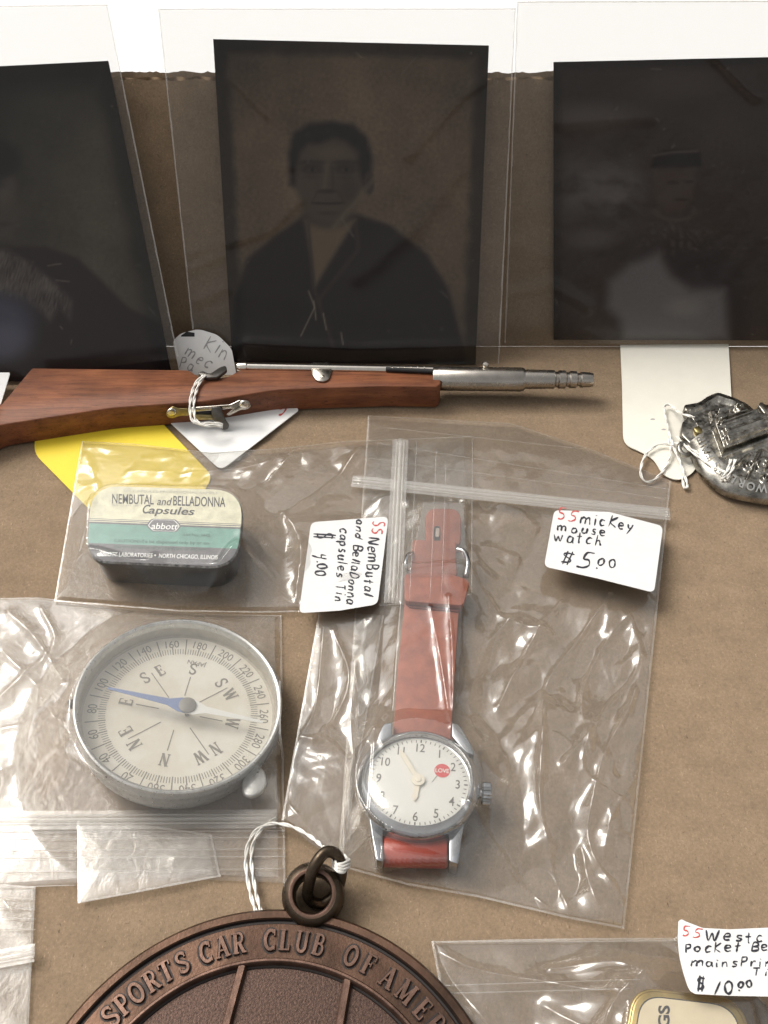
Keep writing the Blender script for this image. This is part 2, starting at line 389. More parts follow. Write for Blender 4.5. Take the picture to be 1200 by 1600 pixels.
M['tin_grey'] = mat('slate badge print', (.15, .145, .15), .5)
M['bronze'] = mat('dark copper patina', (.13, .073, .048), .38, .8, var=.65, vscale=.8, bump=.25, bscale=16, rvar=.1)
M['bronze_worn'] = mat('worn copper relief', (.19, .112, .082), .36, .8, var=.5, vscale=3, bump=.2, bscale=16)
M['bronze_dark'] = mat('blackened groove', (.022, .016, .014), .5, .4)
M['bronze_grain'] = mat('grained copper field', (.10, .058, .043), .42, .7, var=.6, vscale=20, bump=.4, bscale=24)
M['ring'] = mat('dark bronze ring', (.10, .072, .048), .33, .85, var=.45, vscale=4, rvar=.1)
M['pewter'] = mat('tarnished pewter', (.52, .49, .43), .30, 1.0, var=.75, vscale=2.6, bump=.12, bscale=7, rvar=.08)
M['pewter_bright'] = mat('rubbed pewter letters', (.72, .70, .64), .25, 1.0)  # brighter pewter tone for the raised lettering
M['string'] = mat('white cotton string', (.78, .75, .69), .85)
M['gold'] = mat('gold tin rim', (.66, .49, .20), .3, 1.0, var=.3, vscale=4)
M['tin_cream'] = mat('cream tin lid', (.68, .58, .40), .4, var=.12, vscale=2)
M['tintype'] = mat('varnished tintype', (.03, .03, .03), .42, 0, .12, attr=True)

# ------------------------------------------------------------------ lettering
_tc = {}
def glyph_text(s, off=0.0, res=4):
    key = (s, off)
    if key in _tc: return _tc[key]
    cu = bpy.data.curves.new('lettering', 'FONT'); cu.body = s; cu.size = 1; cu.resolution_u = res; cu.offset = off; cu.fill_mode = 'FRONT'
    o = bpy.data.objects.new('lettering', cu); COL.objects.link(o)
    dg = bpy.context.evaluated_depsgraph_get(); me = bpy.data.meshes.new_from_object(o.evaluated_get(dg))
    V = np.array([v.co[:2] for v in me.vertices]); F = [list(p.vertices) for p in me.polygons]
    bpy.data.objects.remove(o); bpy.data.curves.remove(cu); bpy.data.meshes.remove(me)
    V = V.copy(); V /= .70; V[:, 0] -= V[:, 0].min(); _tc[key] = (V, F); return _tc[key]
def put_text(mb, s, fr, A, B, h, off=0.0, lift=0.0, slant=0.0, mi=0):
    """flat lettering laid in the plane of fr, baseline running between two image points, cap height h (image px)"""
    V, F = glyph_text(s, off); w = V[:, 0].max(); A = np.array(A, float); B = np.array(B, float); d = B - A; L = np.linalg.norm(d); d /= L
    up = np.array([d[1], -d[0]])
    out = []
    for x, y in V:
        q = A + d * (x / w * L + y * h * slant) + up * y * h; out.append(fr.hit(q[0], q[1], lift))
    mb.add(out, F, mi)
def polar_text(mb, s, fr, r, ang, h, off=0.0, lift=0.0, wide=1.0, upright=False, inward=False, mi=0):
    V, F = glyph_text(s, off); w = V[:, 0].max(); a = rad(ang); c = np.array([math.cos(a), math.sin(a)]) * r
    up = np.array([0, 1.0]) if upright else (-c / r if inward else c / r); rt = np.array([up[1], -up[0]])
    out = [fr.pt(*(c + rt * (x - w / 2) * h * wide + up * (y - .5) * h), lift) for x, y in V]
    mb.add(out, F, mi)
# hand lettering as pen strokes; unit x-height box, cap height 1
G = {
 'S': (.62, [[(.6, .92), (.35, .98), (.12, .86), (.2, .6), (.48, .42), (.5, .15), (.25, .0), (.02, .1)]]),
 'Z5': (.6, [[(.62, .95), (.15, .9), (.1, .55), (.4, .5), (.52, .25), (.3, .02), (.0, .03)]]),
 'm': (.85, [[(.02, .62), (.05, 0)], [(.05, .4), (.2, .6), (.36, .5), (.38, .0)], [(.38, .4), (.55, .6), (.7, .5), (.76, .02)]]),
 'i': (.22, [[(.1, .58), (.1, 0)], [(.13, .82), (.14, .88)]]),
 'c': (.45, [[(.42, .52), (.2, .58), (.04, .3), (.16, .02), (.42, .08)]]),
 'K': (.6, [[(.06, 1.0), (.1, 0)], [(.52, .9), (.1, .42), (.58, .0)]]),
 'k': (.55, [[(.06, .95), (.08, 0)], [(.45, .6), (.1, .32), (.5, .0)]]),
 'e': (.5, [[(.06, .3), (.4, .36), (.36, .56), (.14, .56), (.04, .28), (.16, .02), (.44, .06)]]),
 'y': (.5, [[(.05, .6), (.12, .28), (.3, .25)], [(.46, .62), (.3, .2), (.02, -.3)]]),
 'o': (.5, [[(.25, .56), (.06, .42), (.08, .08), (.3, .0), (.44, .24), (.36, .5), (.22, .56)]]),
 'O': (.6, [[(.3, .98), (.04, .7), (.06, .2), (.3, .0), (.54, .25), (.52, .75), (.28, .98)]]),
 '0': (.55, [[(.28, .9), (.05, .62), (.08, .15), (.28, .0), (.48, .25), (.46, .7), (.26, .92)]]),
 'u': (.5, [[(.06, .58), (.06, .15), (.2, .0), (.38, .12), (.4, .58)], [(.4, .3), (.46, .0)]]),
 's': (.42, [[(.38, .55), (.14, .56), (.12, .36), (.34, .22), (.3, .02), (.04, .02)]]),
 'w': (.7, [[(.02, .56), (.14, .02), (.3, .42), (.46, .02), (.62, .58)]]),
 'a': (.5, [[(.4, .52), (.16, .56), (.05, .25), (.16, .02), (.36, .14), (.42, .54)], [(.42, .54), (.42, .1), (.5, .02)]]),
 't': (.4, [[(.2, .85), (.18, .08), (.24, .0)], [(.0, .5), (.38, .55)]]),
 'h': (.5, [[(.05, .95), (.06, 0)], [(.06, .35), (.24, .5), (.34, .3), (.46, .04)]]),
 '$': (.7, [[(.62, .85), (.25, .88), (.1, .7), (.5, .42), (.5, .2), (.1, .12)], [(.26, 1.05), (.2, -.05)], [(.5, 1.05), (.44, -.05)]]),
 '5': (.65, [[(.68, .98), (.3, .95), (.18, .55), (.45, .5), (.5, .2), (.25, .0), (-.1, .02)]]),
 '.': (.2, [[(.08, .02), (.1, .06), (.12, .02)]]),
 '4': (.6, [[(.08, .9), (.08, .5), (.42, .48)], [(.5, .95), (.4, .3), (.25, -.35)]]),
 '1': (.3, [[(.26, .98), (.06, .0)]]),
 'N': (.62, [[(.05, 0), (.08, .95), (.5, .02), (.55, .95)]]),
 'B': (.55, [[(.06, 0), (.08, .95), (.4, .88), (.38, .58), (.1, .5), (.44, .42), (.46, .1), (.06, .0)]]),
 'D': (.55, [[(.06, 0), (.08, .95), (.42, .75), (.46, .25), (.06, .0)]]),
 'l': (.2, [[(.1, .95), (.08, .0)]]),
 'n': (.5, [[(.04, .58), (.06, 0)], [(.06, .35), (.22, .56), (.36, .46), (.42, .02)]]),
 'd': (.5, [[(.38, .5), (.14, .5), (.05, .2), (.2, .0), (.4, .15)], [(.42, .95), (.42, .0)]]),
 'p': (.5, [[(.06, .58), (.04, -.35)], [(.06, .5), (.32, .56), (.4, .3), (.26, .08), (.06, .12)]]),
 'T': (.55, [[(.0, .95), (.52, .97)], [(.28, .95), (.26, .0)]]),
 'W': (.85, [[(.0, .98), (.2, .02), (.4, .7), (.55, .02), (.8, 1.0)]]),
 'P': (.5, [[(.08, .98), (.08, 0)], [(.04, .95), (.38, .95), (.4, .6), (.1, .48)]]),
 'r': (.4, [[(.05, .58), (.08, 0)], [(.08, .3), (.2, .54), (.38, .52)]]),
 'g': (.5, [[(.4, .5), (.14, .52), (.06, .2), (.22, .05), (.4, .2), (.42, .55), (.4, -.2), (.1, -.3)]]),
 'x': (.5, [[(.05, .55), (.42, .0)], [(.4, .56), (.04, .0)]]),
}
def stroke_quads(path, w, wend=None):
    V = []; F = []; n = len(path); path = [np.array(p, float) for p in path]
    for i in range(n):
        t = path[min(i + 1, n - 1)] - path[max(i - 1, 0)]; t /= np.linalg.norm(t) + 1e-9; nrm = np.array([-t[1], t[0]])
        k = 1.0 if 0 < i < n - 1 else .5
        if wend is not None: k *= .92 + .42 * math.sin(wend + i * .55) * math.sin(wend * 1.7 + i * .23)
        V += [path[i] + nrm * w * k, path[i] - nrm * w * k]
    for i in range(n - 1): F.append([2 * i, 2 * i + 1, 2 * i + 3, 2 * i + 2])
    return V, F
def hand_text(mb, s, place, A, B, h, w=1.1, seed=1, lift=.004, space=.16, mi=0, keys=None):
    """pen strokes; place(px,py,lift) gives the 3-D point on the paper"""
    rnd = random.Random(seed); ks = keys or list(s)
    h = h * 1.14; tot = sum((G[c][0] if c != ' ' else .4) + space for c in ks) - space
    A = np.array(A, float); B = np.array(B, float); d = B - A; L = np.linalg.norm(d); d /= L; up = np.array([d[1], -d[0]]); sc = L / tot
    x0 = 0
    for c in ks:
        if c == ' ': x0 += .4 + space; continue
        wd, strokes = G[c]; jy = rnd.uniform(-.09, .09); js = rnd.uniform(.88, 1.14); jk = rnd.uniform(-.06, .2); jw = rnd.uniform(.88, 1.12)
        for st in strokes:
            pts = [(x0 + x * jw + y * jk - .05 + rnd.uniform(-.02, .02), y * js + jy + rnd.uniform(-.015, .015)) for x, y in st]
            pts = smooth_path([np.array(p) for p in pts], 5)
            pts = [A + d * p[0] * sc + up * p[1] * h for p in pts]
            V, F = stroke_quads(pts, w * 1.12 * rnd.uniform(.8, 1.12), rnd.uniform(0, 50))
            mb.add([place(v[0], v[1], lift + rnd.uniform(0, .0015)) for v in V], F, mi)
        x0 += wd + space
# slab-serif capitals for the medallion and the compass: strokes (points, half width)
t_, n_ = .115, .06
def _arc(cx, cy, rx, ry, a0, a1, n=10): return [(cx + rx * math.cos(rad(a0 + (a1 - a0) * i / n)), cy + ry * math.sin(rad(a0 + (a1 - a0) * i / n))) for i in range(n + 1)]
def _ser(x, y, w=.17): return ([(x - w, y), (x + w, y)], .045)
SER = {
 'S': (.7, [(_arc(.36, .74, .25, .22, 30, 200, 10) + [(.2, .58), (.5, .42)] + _arc(.36, .26, .25, .22, 20, -150, 10), .09), ([(.58, .96), (.58, .72)], .04), ([(.12, .3), (.12, .04)], .04)]),
 'P': (.72, [([(.2, 0), (.2, 1)], t_), ([(.2, .96), (.42, .96)] + _arc(.42, .72, .2, .24, 90, -90, 8) + [(.2, .48)], .07), _ser(.2, .045), _ser(.16, .955)]),
 'O': (.86, [(_arc(.43, .5, .32, .44, 0, 360, 28), .095)]),
 'R': (.82, [([(.2, 0), (.2, 1)], t_), ([(.2, .96), (.42, .96)] + _arc(.42, .73, .2, .23, 90, -90, 8) + [(.2, .5)], .07), ([(.42, .5), (.66, .04)], .1), _ser(.2, .045), _ser(.16, .955), _ser(.7, .045, .12)]),
 'T': (.74, [([(.37, 0), (.37, 1)], t_), ([(.04, .95), (.7, .95)], .05), ([(.05, .95), (.05, .74)], .04), ([(.69, .95), (.69, .74)], .04), _ser(.37, .045)]),
 'C': (.8, [(_arc(.44, .5, .32, .44, 48, 312, 20), .1), ([(.68, .98), (.68, .68)], .04), ([(.68, .02), (.68, .3)], .03)]),
 'A': (.86, [([(.14, 0), (.42, 1)], .055), ([(.42, 1), (.72, 0)], t_), ([(.24, .34), (.6, .34)], .05), _ser(.14, .045, .13), _ser(.72, .045)]),
 'L': (.7, [([(.2, 0), (.2, 1)], t_), ([(.2, .05), (.62, .05)], .05), ([(.62, .02), (.62, .3)], .04), _ser(.2, .955), _ser(.2, .045)]),
 'U': (.86, [([(.2, 1), (.2, .32)] + _arc(.43, .3, .23, .27, 180, 360, 10) + [(.66, 1)], .09), _ser(.2, .955, .15), _ser(.68, .955, .13)]),
 'B': (.76, [([(.2, 0), (.2, 1)], t_), ([(.2, .96), (.4, .96)] + _arc(.4, .75, .18, .21, 90, -90, 8) + [(.2, .54)], .065), ([(.2, .54), (.44, .54)] + _arc(.44, .29, .2, .25, 90, -90, 8) + [(.2, .04)], .07), _ser(.16, .045, .12), _ser(.16, .955, .12)]),
 'F': (.68, [([(.2, 0), (.2, 1)], t_), ([(.2, .95), (.62, .95)], .05), ([(.62, .97), (.62, .72)], .04), ([(.2, .52), (.48, .52)], .05), ([(.48, .4), (.48, .64)], .035), _ser(.2, .045), _ser(.16, .955, .12)]),
 'M': (1.0, [([(.16, 0), (.18, 1)], .06), ([(.18, 1), (.5, .1)], t_), ([(.5, .1), (.82, 1)], .055), ([(.82, 1), (.84, 0)], t_), _ser(.16, .045, .13), _ser(.84, .045, .15), _ser(.12, .955, .1), _ser(.9, .955, .1)]),
 'E': (.72, [([(.2, 0), (.2, 1)], t_), ([(.2, .95), (.62, .95)], .05), ([(.62, .97), (.62, .74)], .04), ([(.2, .52), (.5, .52)], .05), ([(.5, .4), (.5, .64)], .035), ([(.2, .05), (.64, .05)], .05), ([(.64, .03), (.64, .28)], .04), _ser(.14, .045, .1), _ser(.14, .955, .1)]),
 'I': (.42, [([(.21, 0), (.21, 1)], t_), _ser(.21, .045), _ser(.21, .955)]),
 'N': (.88, [([(.18, 0), (.18, 1)], .055), ([(.18, 1), (.7, 0)], t_), ([(.7, 0), (.7, 1)], .055), _ser(.18, .045, .13), _ser(.7, .955, .13), _ser(.12, .955, .1)]),
 'W': (1.1, [([(.12, 1), (.36, 0)], t_), ([(.36, 0), (.56, .9)], .055), ([(.54, .9), (.78, 0)], t_), ([(.78, 0), (.98, 1)], .055), _ser(.12, .955, .13), _ser(.56, .955, .1), _ser(.98, .955, .12)]),
}
def serif_glyph(mb, ch, fr, cx, cy, up, h, z, raise_=0.0, thin=1.0, wide=1.0, mi=0):
    w, strokes = SER[ch]; up = np.array(up, float); rt = np.array([up[1], -up[0]]); c = np.array([cx, cy])
    for k, (pts, hw) in enumerate(strokes):
        path = [np.array([(x - w / 2) * wide, y - .5]) for x, y in pts]; hw = hw * thin; n = len(path); V = []
        closed = n > 20 and np.linalg.norm(path[0] - path[-1]) < .02
        for i in range(n):
            if closed: t = path[(i + 1) % (n - 1)] - path[(i - 1) % (n - 1)]
            else: t = path[min(i + 1, n - 1)] - path[max(i - 1, 0)]
            t /= np.linalg.norm(t) + 1e-9; nr = np.array([-t[1], t[0]]); ext = 0
            p = path[i]; rows = [(hw * 1.0, 0), (hw * .62, 1), (-hw * .62, 1), (-hw * 1.0, 0)] if raise_ else [(hw, 0), (-hw, 0)]
            for o_, hh in rows:
                q = (p + nr * o_) * h; q3 = c + rt * q[0] + up * q[1]; V.append(fr.pt(q3[0], q3[1], z + k * .0012 + hh * raise_))
        m = 4 if raise_ else 2; F = []
        for i in range(n - 1):
            for j in range(m - 1): F.append([i * m + j, i * m + j + 1, (i + 1) * m + j + 1, (i + 1) * m + j])
        if raise_: F += [[3, 2, 1, 0], [(n - 1) * m + j for j in range(4)]]
        mb.add(V, F, mi)

# ================================================================== THE SETTING
CREASE_Y = float(P(600, 541)[1])
FRONT_Y = float(P(600, 570)[1])
AL = rad(66)
tmpf = Frame((0, FRONT_Y, 0), (1, 0, 0), (0, math.cos(AL), math.sin(AL)))
top_pt = tmpf.hit(600, 131); TOPY, TOPZ = float(top_pt[1]), float(top_pt[2])
# cardboard floor (gently uneven sheet)
xs = np.linspace(-34, 34, 90); ys = np.linspace(-32, CREASE_Y, 520); XX, YY = np.meshgrid(xs, ys)
ZZ = -.03 + .02 * pnoise(XX * .12, YY * .2, 3)
for k_, (y0_, a_) in enumerate(((5.2, .03), (4.1, .035), (2.9, .02), (1.2, .025), (-2.4, .02), (-5.5, .02), (-7.6, .015))): ZZ = ZZ - a_ * np.exp(-((YY - y0_ - .12 * pnoise(XX * .2, XX * 0 + k_, 8)) / .16) ** 2) * (.4 + .8 * np.clip(pnoise(XX * .15 + k_ * 3, XX * 0, 4) + .5, 0, 1))
ZZ = np.where(YY > CREASE_Y - .4, ZZ + .04 * (YY - CREASE_Y + .4), ZZ)
tag(obj('cardboard_ground', np.stack([XX, YY, ZZ], -1), grid_faces(90, 520), M['card'], smooth=True), kind='structure')
tag(obj('white_ground', [(-300, CREASE_Y - 4, -.5), (300, CREASE_Y - 4, -.5), (300, 500, -.5), (-300, 500, -.5)], [[0, 1, 2, 3]], M['white_bg']), kind='structure')
# the folded-up flap: two liners with fluting between, cut edge on top
fl = bpy.data.objects.new('cardboard_wall', None); COL.objects.link(fl); fl.location = (0, CREASE_Y, 0); tag(fl, kind='structure')
FLD = np.array([0, TOPY + .22 - CREASE_Y, TOPZ]); FLL = np.linalg.norm(FLD); FLD /= FLL
FLF = Frame((0, CREASE_Y + .0, 0), (1, 0, 0), FLD)
def liner(name, off, seed, dl):
    nx, ny = 700, 26; u = np.linspace(-34, 34, nx); v = np.linspace(0, 1, ny); U, Vv = np.meshgrid(u, v)
    edge = FLL + dl + .05 * pnoise(u * 1.7, u * 0, seed) + .045 * np.abs(pnoise(u * 5.5, u * 0 + 3, seed)) + .02 * pnoise(u * 14, u * 0, seed)
    Hh = Vv * edge[None, :]
    off_ = off + .03 * pnoise(U * .25, Hh * .4, seed)
    roll = -.06 * np.clip((Vv - .96) / .04, 0, 1) ** 2 * (.5 + pnoise(U * 2, U * 0, seed + 1))
    Q = FLF.o + U[..., None] * FLF.x + Hh[..., None] * FLF.y + (off_ + roll)[..., None] * FLF.n
    return obj(name, Q, grid_faces(nx, ny), M['card'], fl, True)
liner('liner', 0.0, 5, 0.0)
liner('liner', -.36, 9, .16)
mb = MB(); nx = 1500; u = np.linspace(-34, 34, nx); w = np.sin(u * 2 * math.pi / .72) * .15 - .18
for z0, z1 in ((FLL - 1.2, None),):
    topz = FLL + .07 + .03 * pnoise(u * 4, u * 0, 2)
    A = [FLF.pt(a, z0, b) for a, b in zip(u, w)]; B = [FLF.pt(a, c, b) for a, b, c in zip(u, w, topz)]
    mb.add(A + B, [[i, i + 1, nx + i + 1, nx + i] for i in range(nx - 1)])
mb.build('fluting', M['card_in'], fl, True)

# ================================================================== TINTYPES IN SLEEVES
def lean_frame(yb, dz=0.0, off=0.0):
    """plane standing on the floor at yb and leaning on the top edge of the flap"""
    d = np.array([0, TOPY - yb, TOPZ + dz]); return Frame((0, yb - off, 0), (1, 0, 0), d)
def bilerp(c, u, v):
    tl, tr, br, bl = [np.array(q, float) for q in c]; u = u[..., None]; v = v[..., None]
    return (tl * (1 - u) + tr * u) * (1 - v) + (bl * (1 - u) + br * u) * v
def plate(fr, corners, paint, label, off, nu=220, nv=260):
    u, v = np.meshgrid(np.linspace(0, 1, nu), np.linspace(0, 1, nv)); pq = bilerp(corners, u, v)
    X, Y = pq[..., 0], pq[..., 1]
    cols = paint(X, Y, u, v); cols = .030 * (np.clip(cols, .001, 1) / .030) ** 1.34 * 1.38 * np.array([1.02, .98, .93])
    rs = np.random.RandomState(int(corners[0][1]) + nu)
    for k in range(34):
        sx, sy = rs.uniform(X.min(), X.max()), rs.uniform(Y.min(), Y.max()); a_ = rs.uniform(0, 3.14); ln = rs.choice([1.0, 1.5, 6, 14, 34], p=[.4, .25, .2, .1, .05])
        cols = mixc(cols, rs.uniform(.2, .6) * np.exp(-(seg_dist(X, Y, [(sx, sy), (sx + ln * math.cos(a_), sy + ln * math.sin(a_))]) / rs.uniform(.8, 1.5)) ** 2), (.11, .10, .085))
    top = np.array([fr.hit(x, y, off) for x, y in zip(X.ravel(), Y.ravel())])
    cc = [fr.hit(x, y, off) for x, y in corners]; cb = [q - fr.n * .04 for q in cc]
    r = thing('tintype_photograph', (cc[2] + cc[3]) / 2, label, 'photograph', 'old tintype portraits leaning on the cardboard wall')
    V, F = prism_data([q - fr.n * .008 for q in cc], cb); obj('metal_plate', V, F, M['black_tin'], r)
    obj('portrait', top, grid_faces(nu, nv)[:, ::-1], M['tintype'], r, False, cols=cols.reshape(-1, 3))
    return r
def mixc(base, m, c): return base * (1 - m[..., None]) + np.array(c, float) * m[..., None]
def ell(X, Y, cx, cy, rx, ry, soft=.15): return 1 - sst(1 - soft, 1 + soft, np.hypot((X - cx) / rx, (Y - cy) / ry))
def mottled(X, Y, b, seed, amp=.2):
    k = 1 + amp * fbm(X / 90, Y / 90, seed, 5) + .12 * pnoise(X / 6, Y / 6, seed)
    return np.array(b)[None, None, :] * k[..., None]
def paint_man(X, Y, u, v):
    c = mottled(X, Y, (.050, .040, .031), 1); vig = ell(X, Y, 560, 320, 260, 300, .5)
    c = c * (.45 + .7 * vig)[..., None]
    def put(m, col): nonlocal c; c = mixc(c, m, col)
    put(poly_mask(X, Y, [(366, 470), (385, 405), (430, 368), (478, 335), (560, 335), (610, 352), (668, 398), (700, 450), (726, 545), (735, 600), (360, 600)], 6), (.0125, .0095, .0095))
    put(poly_mask(X, Y, [(476, 343), (556, 343), (530, 385), (492, 448), (486, 400)], 6), (.062, .050, .037))
    put(.75 * np.exp(-(seg_dist(X, Y, [(482, 350), (490, 448), (520, 540)]) / 3.0) ** 2), (.024, .019, .017))
    put(.5 * np.exp(-(seg_dist(X, Y, [(556, 350), (560, 390), (497, 470)]) / 3.5) ** 2), (.026, .021, .018))
    put(ell(X, Y, 512, 335, 40, 22, .4), (.030, .024, .020))
    hair = poly_mask(X, Y, [(453, 290), (450, 240), (458, 208), (484, 192), (520, 189), (552, 194), (574, 214), (582, 246), (580, 286), (570, 300), (560, 262), (556, 240), (540, 222), (520, 216), (500, 226), (482, 226), (470, 240), (464, 264), (462, 292)], 7)
    face = poly_mask(X, Y, [(459, 262), (470, 236), (490, 216), (522, 208), (550, 222), (564, 246), (569, 280), (562, 312), (544, 340), (520, 352), (494, 346), (472, 322), (461, 292)], 9)
    put(face, (.037, .030, .024)); put(hair, (.011, .009, .0085))
    k = 1 + .25 * pnoise(X / 2.2, Y / 14, 6); c = c * (1 + (k - 1) * hair)[..., None]
    put(.65 * ell(X, Y, 521, 240, 30, 12, .8), (.052, .042, .034)); put(.45 * ell(X, Y, 480, 292, 12, 16, .7), (.040, .032, .027)); put(.55 * ell(X, Y, 544, 296, 13, 18, .8), (.023, .018, .016))
    for ex in (487, 540):
        put(.8 * ell(X, Y, ex, 264, 17, 8, .5), (.017, .013, .012)); put(.55 * np.exp(-((Y - 253 - .004 * (X - ex) ** 2) / 3.8) ** 2) * ell(X, Y, ex, 254, 20, 9, .4), (.009, .008, .008))
        put(.6 * ell(X, Y, ex, 266, 8, 2.6, .4), (.036, .030, .026)); put(.9 * ell(X, Y, ex + 1, 265.5, 3.2, 3, .4), (.008, .007, .007)); put(.4 * ell(X, Y, ex, 277, 14, 3, .6), (.022, .017, .015))
    put(.7 * np.exp(-(seg_dist(X, Y, [(511, 258), (507, 292)]) / 3.8) ** 2), (.050, .041, .034)); put(.5 * np.exp(-(seg_dist(X, Y, [(519, 262), (521, 294)]) / 3.0) ** 2), (.020, .016, .014))
    put(.65 * ell(X, Y, 511, 299, 14, 3.6, .5), (.014, .011, .010))
    put(.8 * np.exp(-((Y - 318 + .0015 * (X - 512) ** 2) / 2.0) ** 2) * ell(X, Y, 512, 318, 23, 6, .3), (.010, .008, .008)); put(.4 * ell(X, Y, 513, 325, 15, 3.5, .5), (.042, .034, .028)); put(.4 * ell(X, Y, 513, 333, 17, 3, .5), (.018, .014, .012))
    for p in ([(497, 298), (487, 318)], [(527, 298), (538, 318)]): put(.4 * np.exp(-(seg_dist(X, Y, p) / 1.8) ** 2), (.018, .014, .012))
    put(ell(X, Y, 577, 286, 8, 18, .3), (.028, .022, .019)); put(.6 * ell(X, Y, 577, 287, 3.5, 11, .4), (.014, .011, .010))
    put(.55 * np.exp(-(seg_dist(X, Y, [(590, 272), (560, 310), (522, 355)]) / 5.0) ** 2), (.062, .052, .043))
    for p in ([(482, 455), (492, 480), (470, 525)], [(505, 490), (510, 515)], [(556, 82), (565, 90)], [(490, 470), (494, 500)], [(533, 520), (536, 538)]):
        put(.7 * np.exp(-(seg_dist(X, Y, p) / 1.1) ** 2), (.10, .09, .075))
    edge = np.minimum(np.minimum(u, 1 - u) * 420, np.minimum(v, 1 - v) * 500)
    c = c * (.38 + .62 * sst(12, 30, edge + 4 * pnoise(X / 30, Y / 30, 5)))[..., None]
    return c
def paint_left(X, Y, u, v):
    c = mottled(X, Y, (.026, .024, .020), 3); c = c * (.5 + .75 * ell(X, Y, 170, 380, 150, 230, .7))[..., None]
    def put(m, col): nonlocal c; c = mixc(c, m, col)
    put(poly_mask(X, Y, [(-240, 380), (20, 385), (70, 385), (120, 402), (160, 440), (200, 480), (250, 505), (270, 520), (280, 640), (-240, 640)], 6), (.0135, .0095, .010))
    put(poly_mask(X, Y, [(-140, 300), (-90, 240), (5, 250), (26, 285), (32, 330), (26, 352), (18, 372), (-60, 392)], 8), (.030, .026, .023))
    put(.6 * ell(X, Y, -6, 290, 16, 6, .6), (.012, .010, .010)); put(.5 * ell(X, Y, 4, 350, 14, 4, .6), (.014, .011, .011)); put(.5 * ell(X, Y, 10, 310, 10, 14, .7), (.040, .034, .030))
    put(ell(X, Y, -20, 250, 50, 36, .25), (.009, .008, .008))
    fur = poly_mask(X, Y, [(-140, 400), (10, 390), (45, 410), (85, 440), (112, 470), (110, 500), (92, 480), (78, 502), (60, 482), (40, 472), (0, 462), (-140, 470)], 7)
    st = .62 + .45 * pnoise(X / 2.2 + Y / 7, Y / 16 - X / 25, 4) + .3 * pnoise(X / 25, Y / 25, 2); put(fur * .75 * np.clip(st, 0, 1), (.065, .060, .056))
    put(ell(X, Y, -5, 505, 55, 45, .5), (.032, .034, .048)); put(.6 * ell(X, Y, 5, 535, 40, 28, .6), (.055, .056, .072))  # blue-grey reflection painted into the portrait colours
    for p in ([(75, 415), (95, 412)], [(88, 438), (108, 440)], [(94, 510), (98, 514)]): put(.6 * np.exp(-(seg_dist(X, Y, p) / 1.2) ** 2), (.07, .06, .055))
    edge = np.minimum(1 - u, v) * 350
    return c * (.45 + .55 * sst(8, 40, edge))[..., None]
def paint_woman(X, Y, u, v):
    c = mottled(X, Y, (.024, .019, .0175), 6, .14)
    def put(m, col): nonlocal c; c = mixc(c, m, col)
    cl = fbm(X / 70, Y / 50, 8, 4)
    put(.7 * ell(X, Y, 930, 185, 62, 22, .8), (.052, .046, .044)); put(.75 * ell(X, Y, 905, 290, 44, 40, .8) * np.clip(.8 + cl, 0, 1), (.056, .052, .052))
    put(.8 * ell(X, Y, 965, 300, 36, 48, .8) * np.clip(.8 + cl, 0, 1), (.060, .056, .057)); put(.6 * ell(X, Y, 925, 372, 34, 14, .8), (.055, .050, .050))
    put(.4 * ell(X, Y, 1060, 130, 50, 24, .9), (.048, .040, .038))
    put(.7 * poly_mask(X, Y, [(960, 540), (975, 430), (1010, 372), (1120, 370), (1165, 430), (1170, 540)], 14), (.016, .012, .013))
    put(poly_mask(X, Y, [(948, 480), (952, 440), (985, 412), (1030, 395), (1048, 430), (1080, 452), (1132, 452), (1138, 530), (975, 532), (968, 500)], 13), (.062, .060, .063))  # pale reflection of the cream tag, painted into the portrait
    put(.6 * poly_mask(X, Y, [(1040, 400), (1080, 385), (1120, 400), (1125, 440), (1070, 440)], 12), (.013, .010, .011))
    put(.5 * ell(X, Y, 1070, 480, 26, 14, .7), (.095, .09, .088))
    put(poly_mask(X, Y, [(1016, 262), (1024, 240), (1050, 232), (1094, 236), (1098, 258), (1090, 262)], 5), (.012, .009, .010))
    put(.6 * np.exp(-(seg_dist(X, Y, [(1022, 243), (1050, 238), (1090, 236)]) / 2.2) ** 2), (.05, .04, .036))
    put(poly_mask(X, Y, [(1018, 266), (1086, 262), (1084, 310), (1065, 332), (1042, 334), (1024, 315)], 6), (.034, .026, .022))
    put(.6 * ell(X, Y, 1052, 285, 9, 3, .5), (.014, .011, .011)); put(.6 * ell(X, Y, 1076, 284, 8, 3, .5), (.014, .011, .011)); put(.5 * ell(X, Y, 1064, 312, 11, 2.5, .5), (.015, .011, .011))
    col = np.abs(np.hypot((X - 1056) / 36, (Y - 330) / 16) - .85) < .25
    put(.55 * np.exp(-((np.hypot((X - 1056) / 36, (Y - 330) / 16) - .85) / .22) ** 2) * sst(318, 332, Y), (.044, .036, .032))
    put(.28 * np.abs(pnoise(X / 13, Y / 13, 2)) * ell(X, Y, 1055, 372, 60, 26, .6), (.08, .07, .06))
    edge = np.minimum(u, v) * 350
    return c * (.55 + .45 * sst(2, 18, edge))[..., None]
